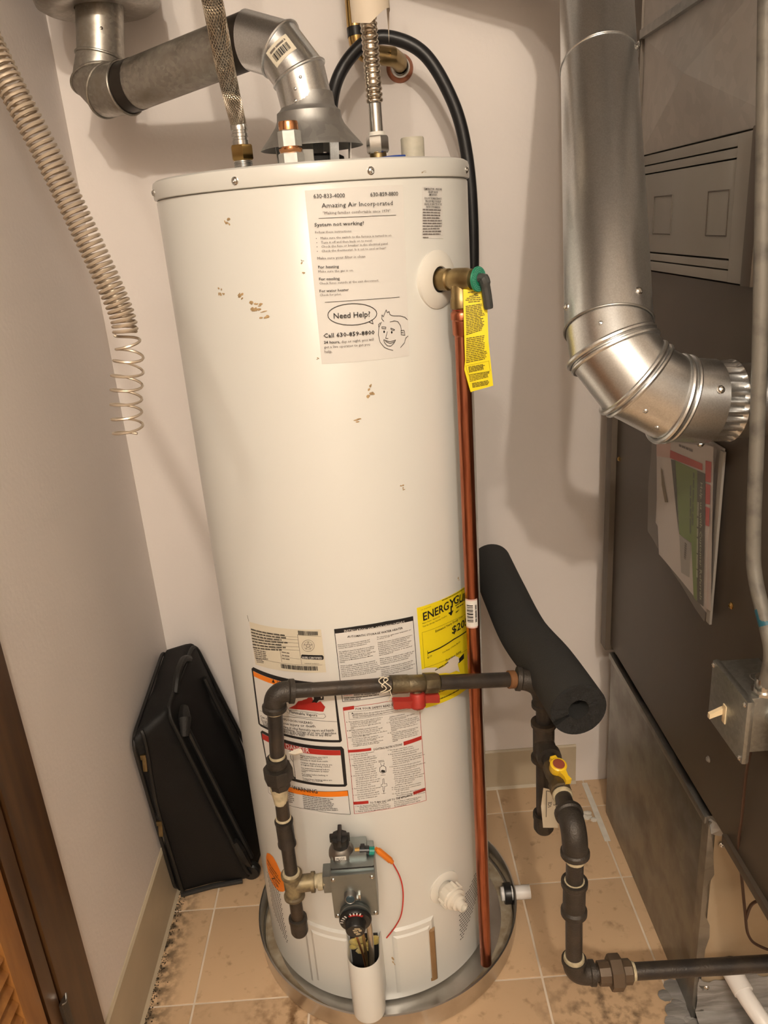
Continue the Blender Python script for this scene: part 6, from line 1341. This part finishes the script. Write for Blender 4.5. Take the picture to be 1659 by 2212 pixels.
build('carry_handle', MB().tube(spline([bf(.25, .985, .0), bf(.4, 1.03, .006), bf(.6, 1.03, .006), bf(.75, .985, 0)], 6), .008, 8), 'fabric2', sc)
build('corner_guard', MB().tube(spline([bf(.02, .24, .0035), bf(.03, .10, .006), bf(.10, .03, .004)], 5), [.008+.004*math.sin(i*.6) for i in range(11)], 8), 'fabric2', sc)
for s in (.08, .85): build('wheel', MB().lathe([(0, -.010), (.019, -.010), (.022, -.006), (.022, .006), (.019, .010), (0, .010)], bf(s, .025, -.004)+V((.002, 0, .0)), (.1, 1, 0), 20), 'blackp', sc)
build('bottom_trim', MB().tube([cs[0]+V((.012, -.002, .0)), cs[0].lerp(cs[1], .5)+V((0, -.004, .008)), cs[1]+V((-.02, -.003, .004))], .006, 8), 'fabric2', sc)
# ================================================================== spring in the foreground
sp = thing('coil_spring', 'long coiled wire spring dangling in front of the left wall, stretched at its end', 'spring', (-.158, -.62, 1.24))
P = spline([(-.400, -.435, 2.246), (-.372, -.47, 2.05), (-.330, -.52, 1.90), (-.255, -.585, 1.69), (-.203, -.62, 1.548), (-.177, -.62, 1.470), (-.147, -.62, 1.366), (-.1435, -.62, 1.336)], 14)
def helix(path, r, pitch, wire, ph=0, n=11, r1=None):
    S = [0]
    for a, b in zip(path, path[1:]): S.append(S[-1]+(b-a).length)
    fr = frames(path, (0, -1, .2)); tot = S[-1]; k = int(tot/pitch*n); out = []; seg = 0
    for i in range(k+1):
        s = tot*i/k
        while seg < len(S)-2 and S[seg+1] < s: seg += 1
        f = (s-S[seg])/max(S[seg+1]-S[seg], 1e-9); p = fr[seg][0].lerp(fr[seg+1][0], f); u = fr[seg][1].lerp(fr[seg+1][1], f).normalized(); w_ = fr[seg][2].lerp(fr[seg+1][2], f).normalized()
        a = ph+2*PI*i/n; rr_ = r if r1 is None else r+(r1-r)*min(1, s/tot*3); out.append(p+(u*math.cos(a)+w_*math.sin(a))*rr_)
    return MB().tube(out, wire, 6)
SPM = mat('spring_wire', (.50, .42, .33), .4, .6)
build('tight_coil', helix(P, .0100, .0046, .0015), SPM, sp)
P3 = spline([(-.1435, -.62, 1.336), (-.1435, -.62, 1.32), (-.149, -.62, 1.300), (-.1555, -.62, 1.270), (-.158, -.62, 1.243)], 8)
build('stretched_coil', helix(P3, .0095, .0128, .00125, ph=1.0, n=18, r1=.0135), SPM, sp)
build('hook', MB().tube([(-.400, -.437, 2.236), (-.400, -.434, 2.252)], .006, 10), 'steel', sp)
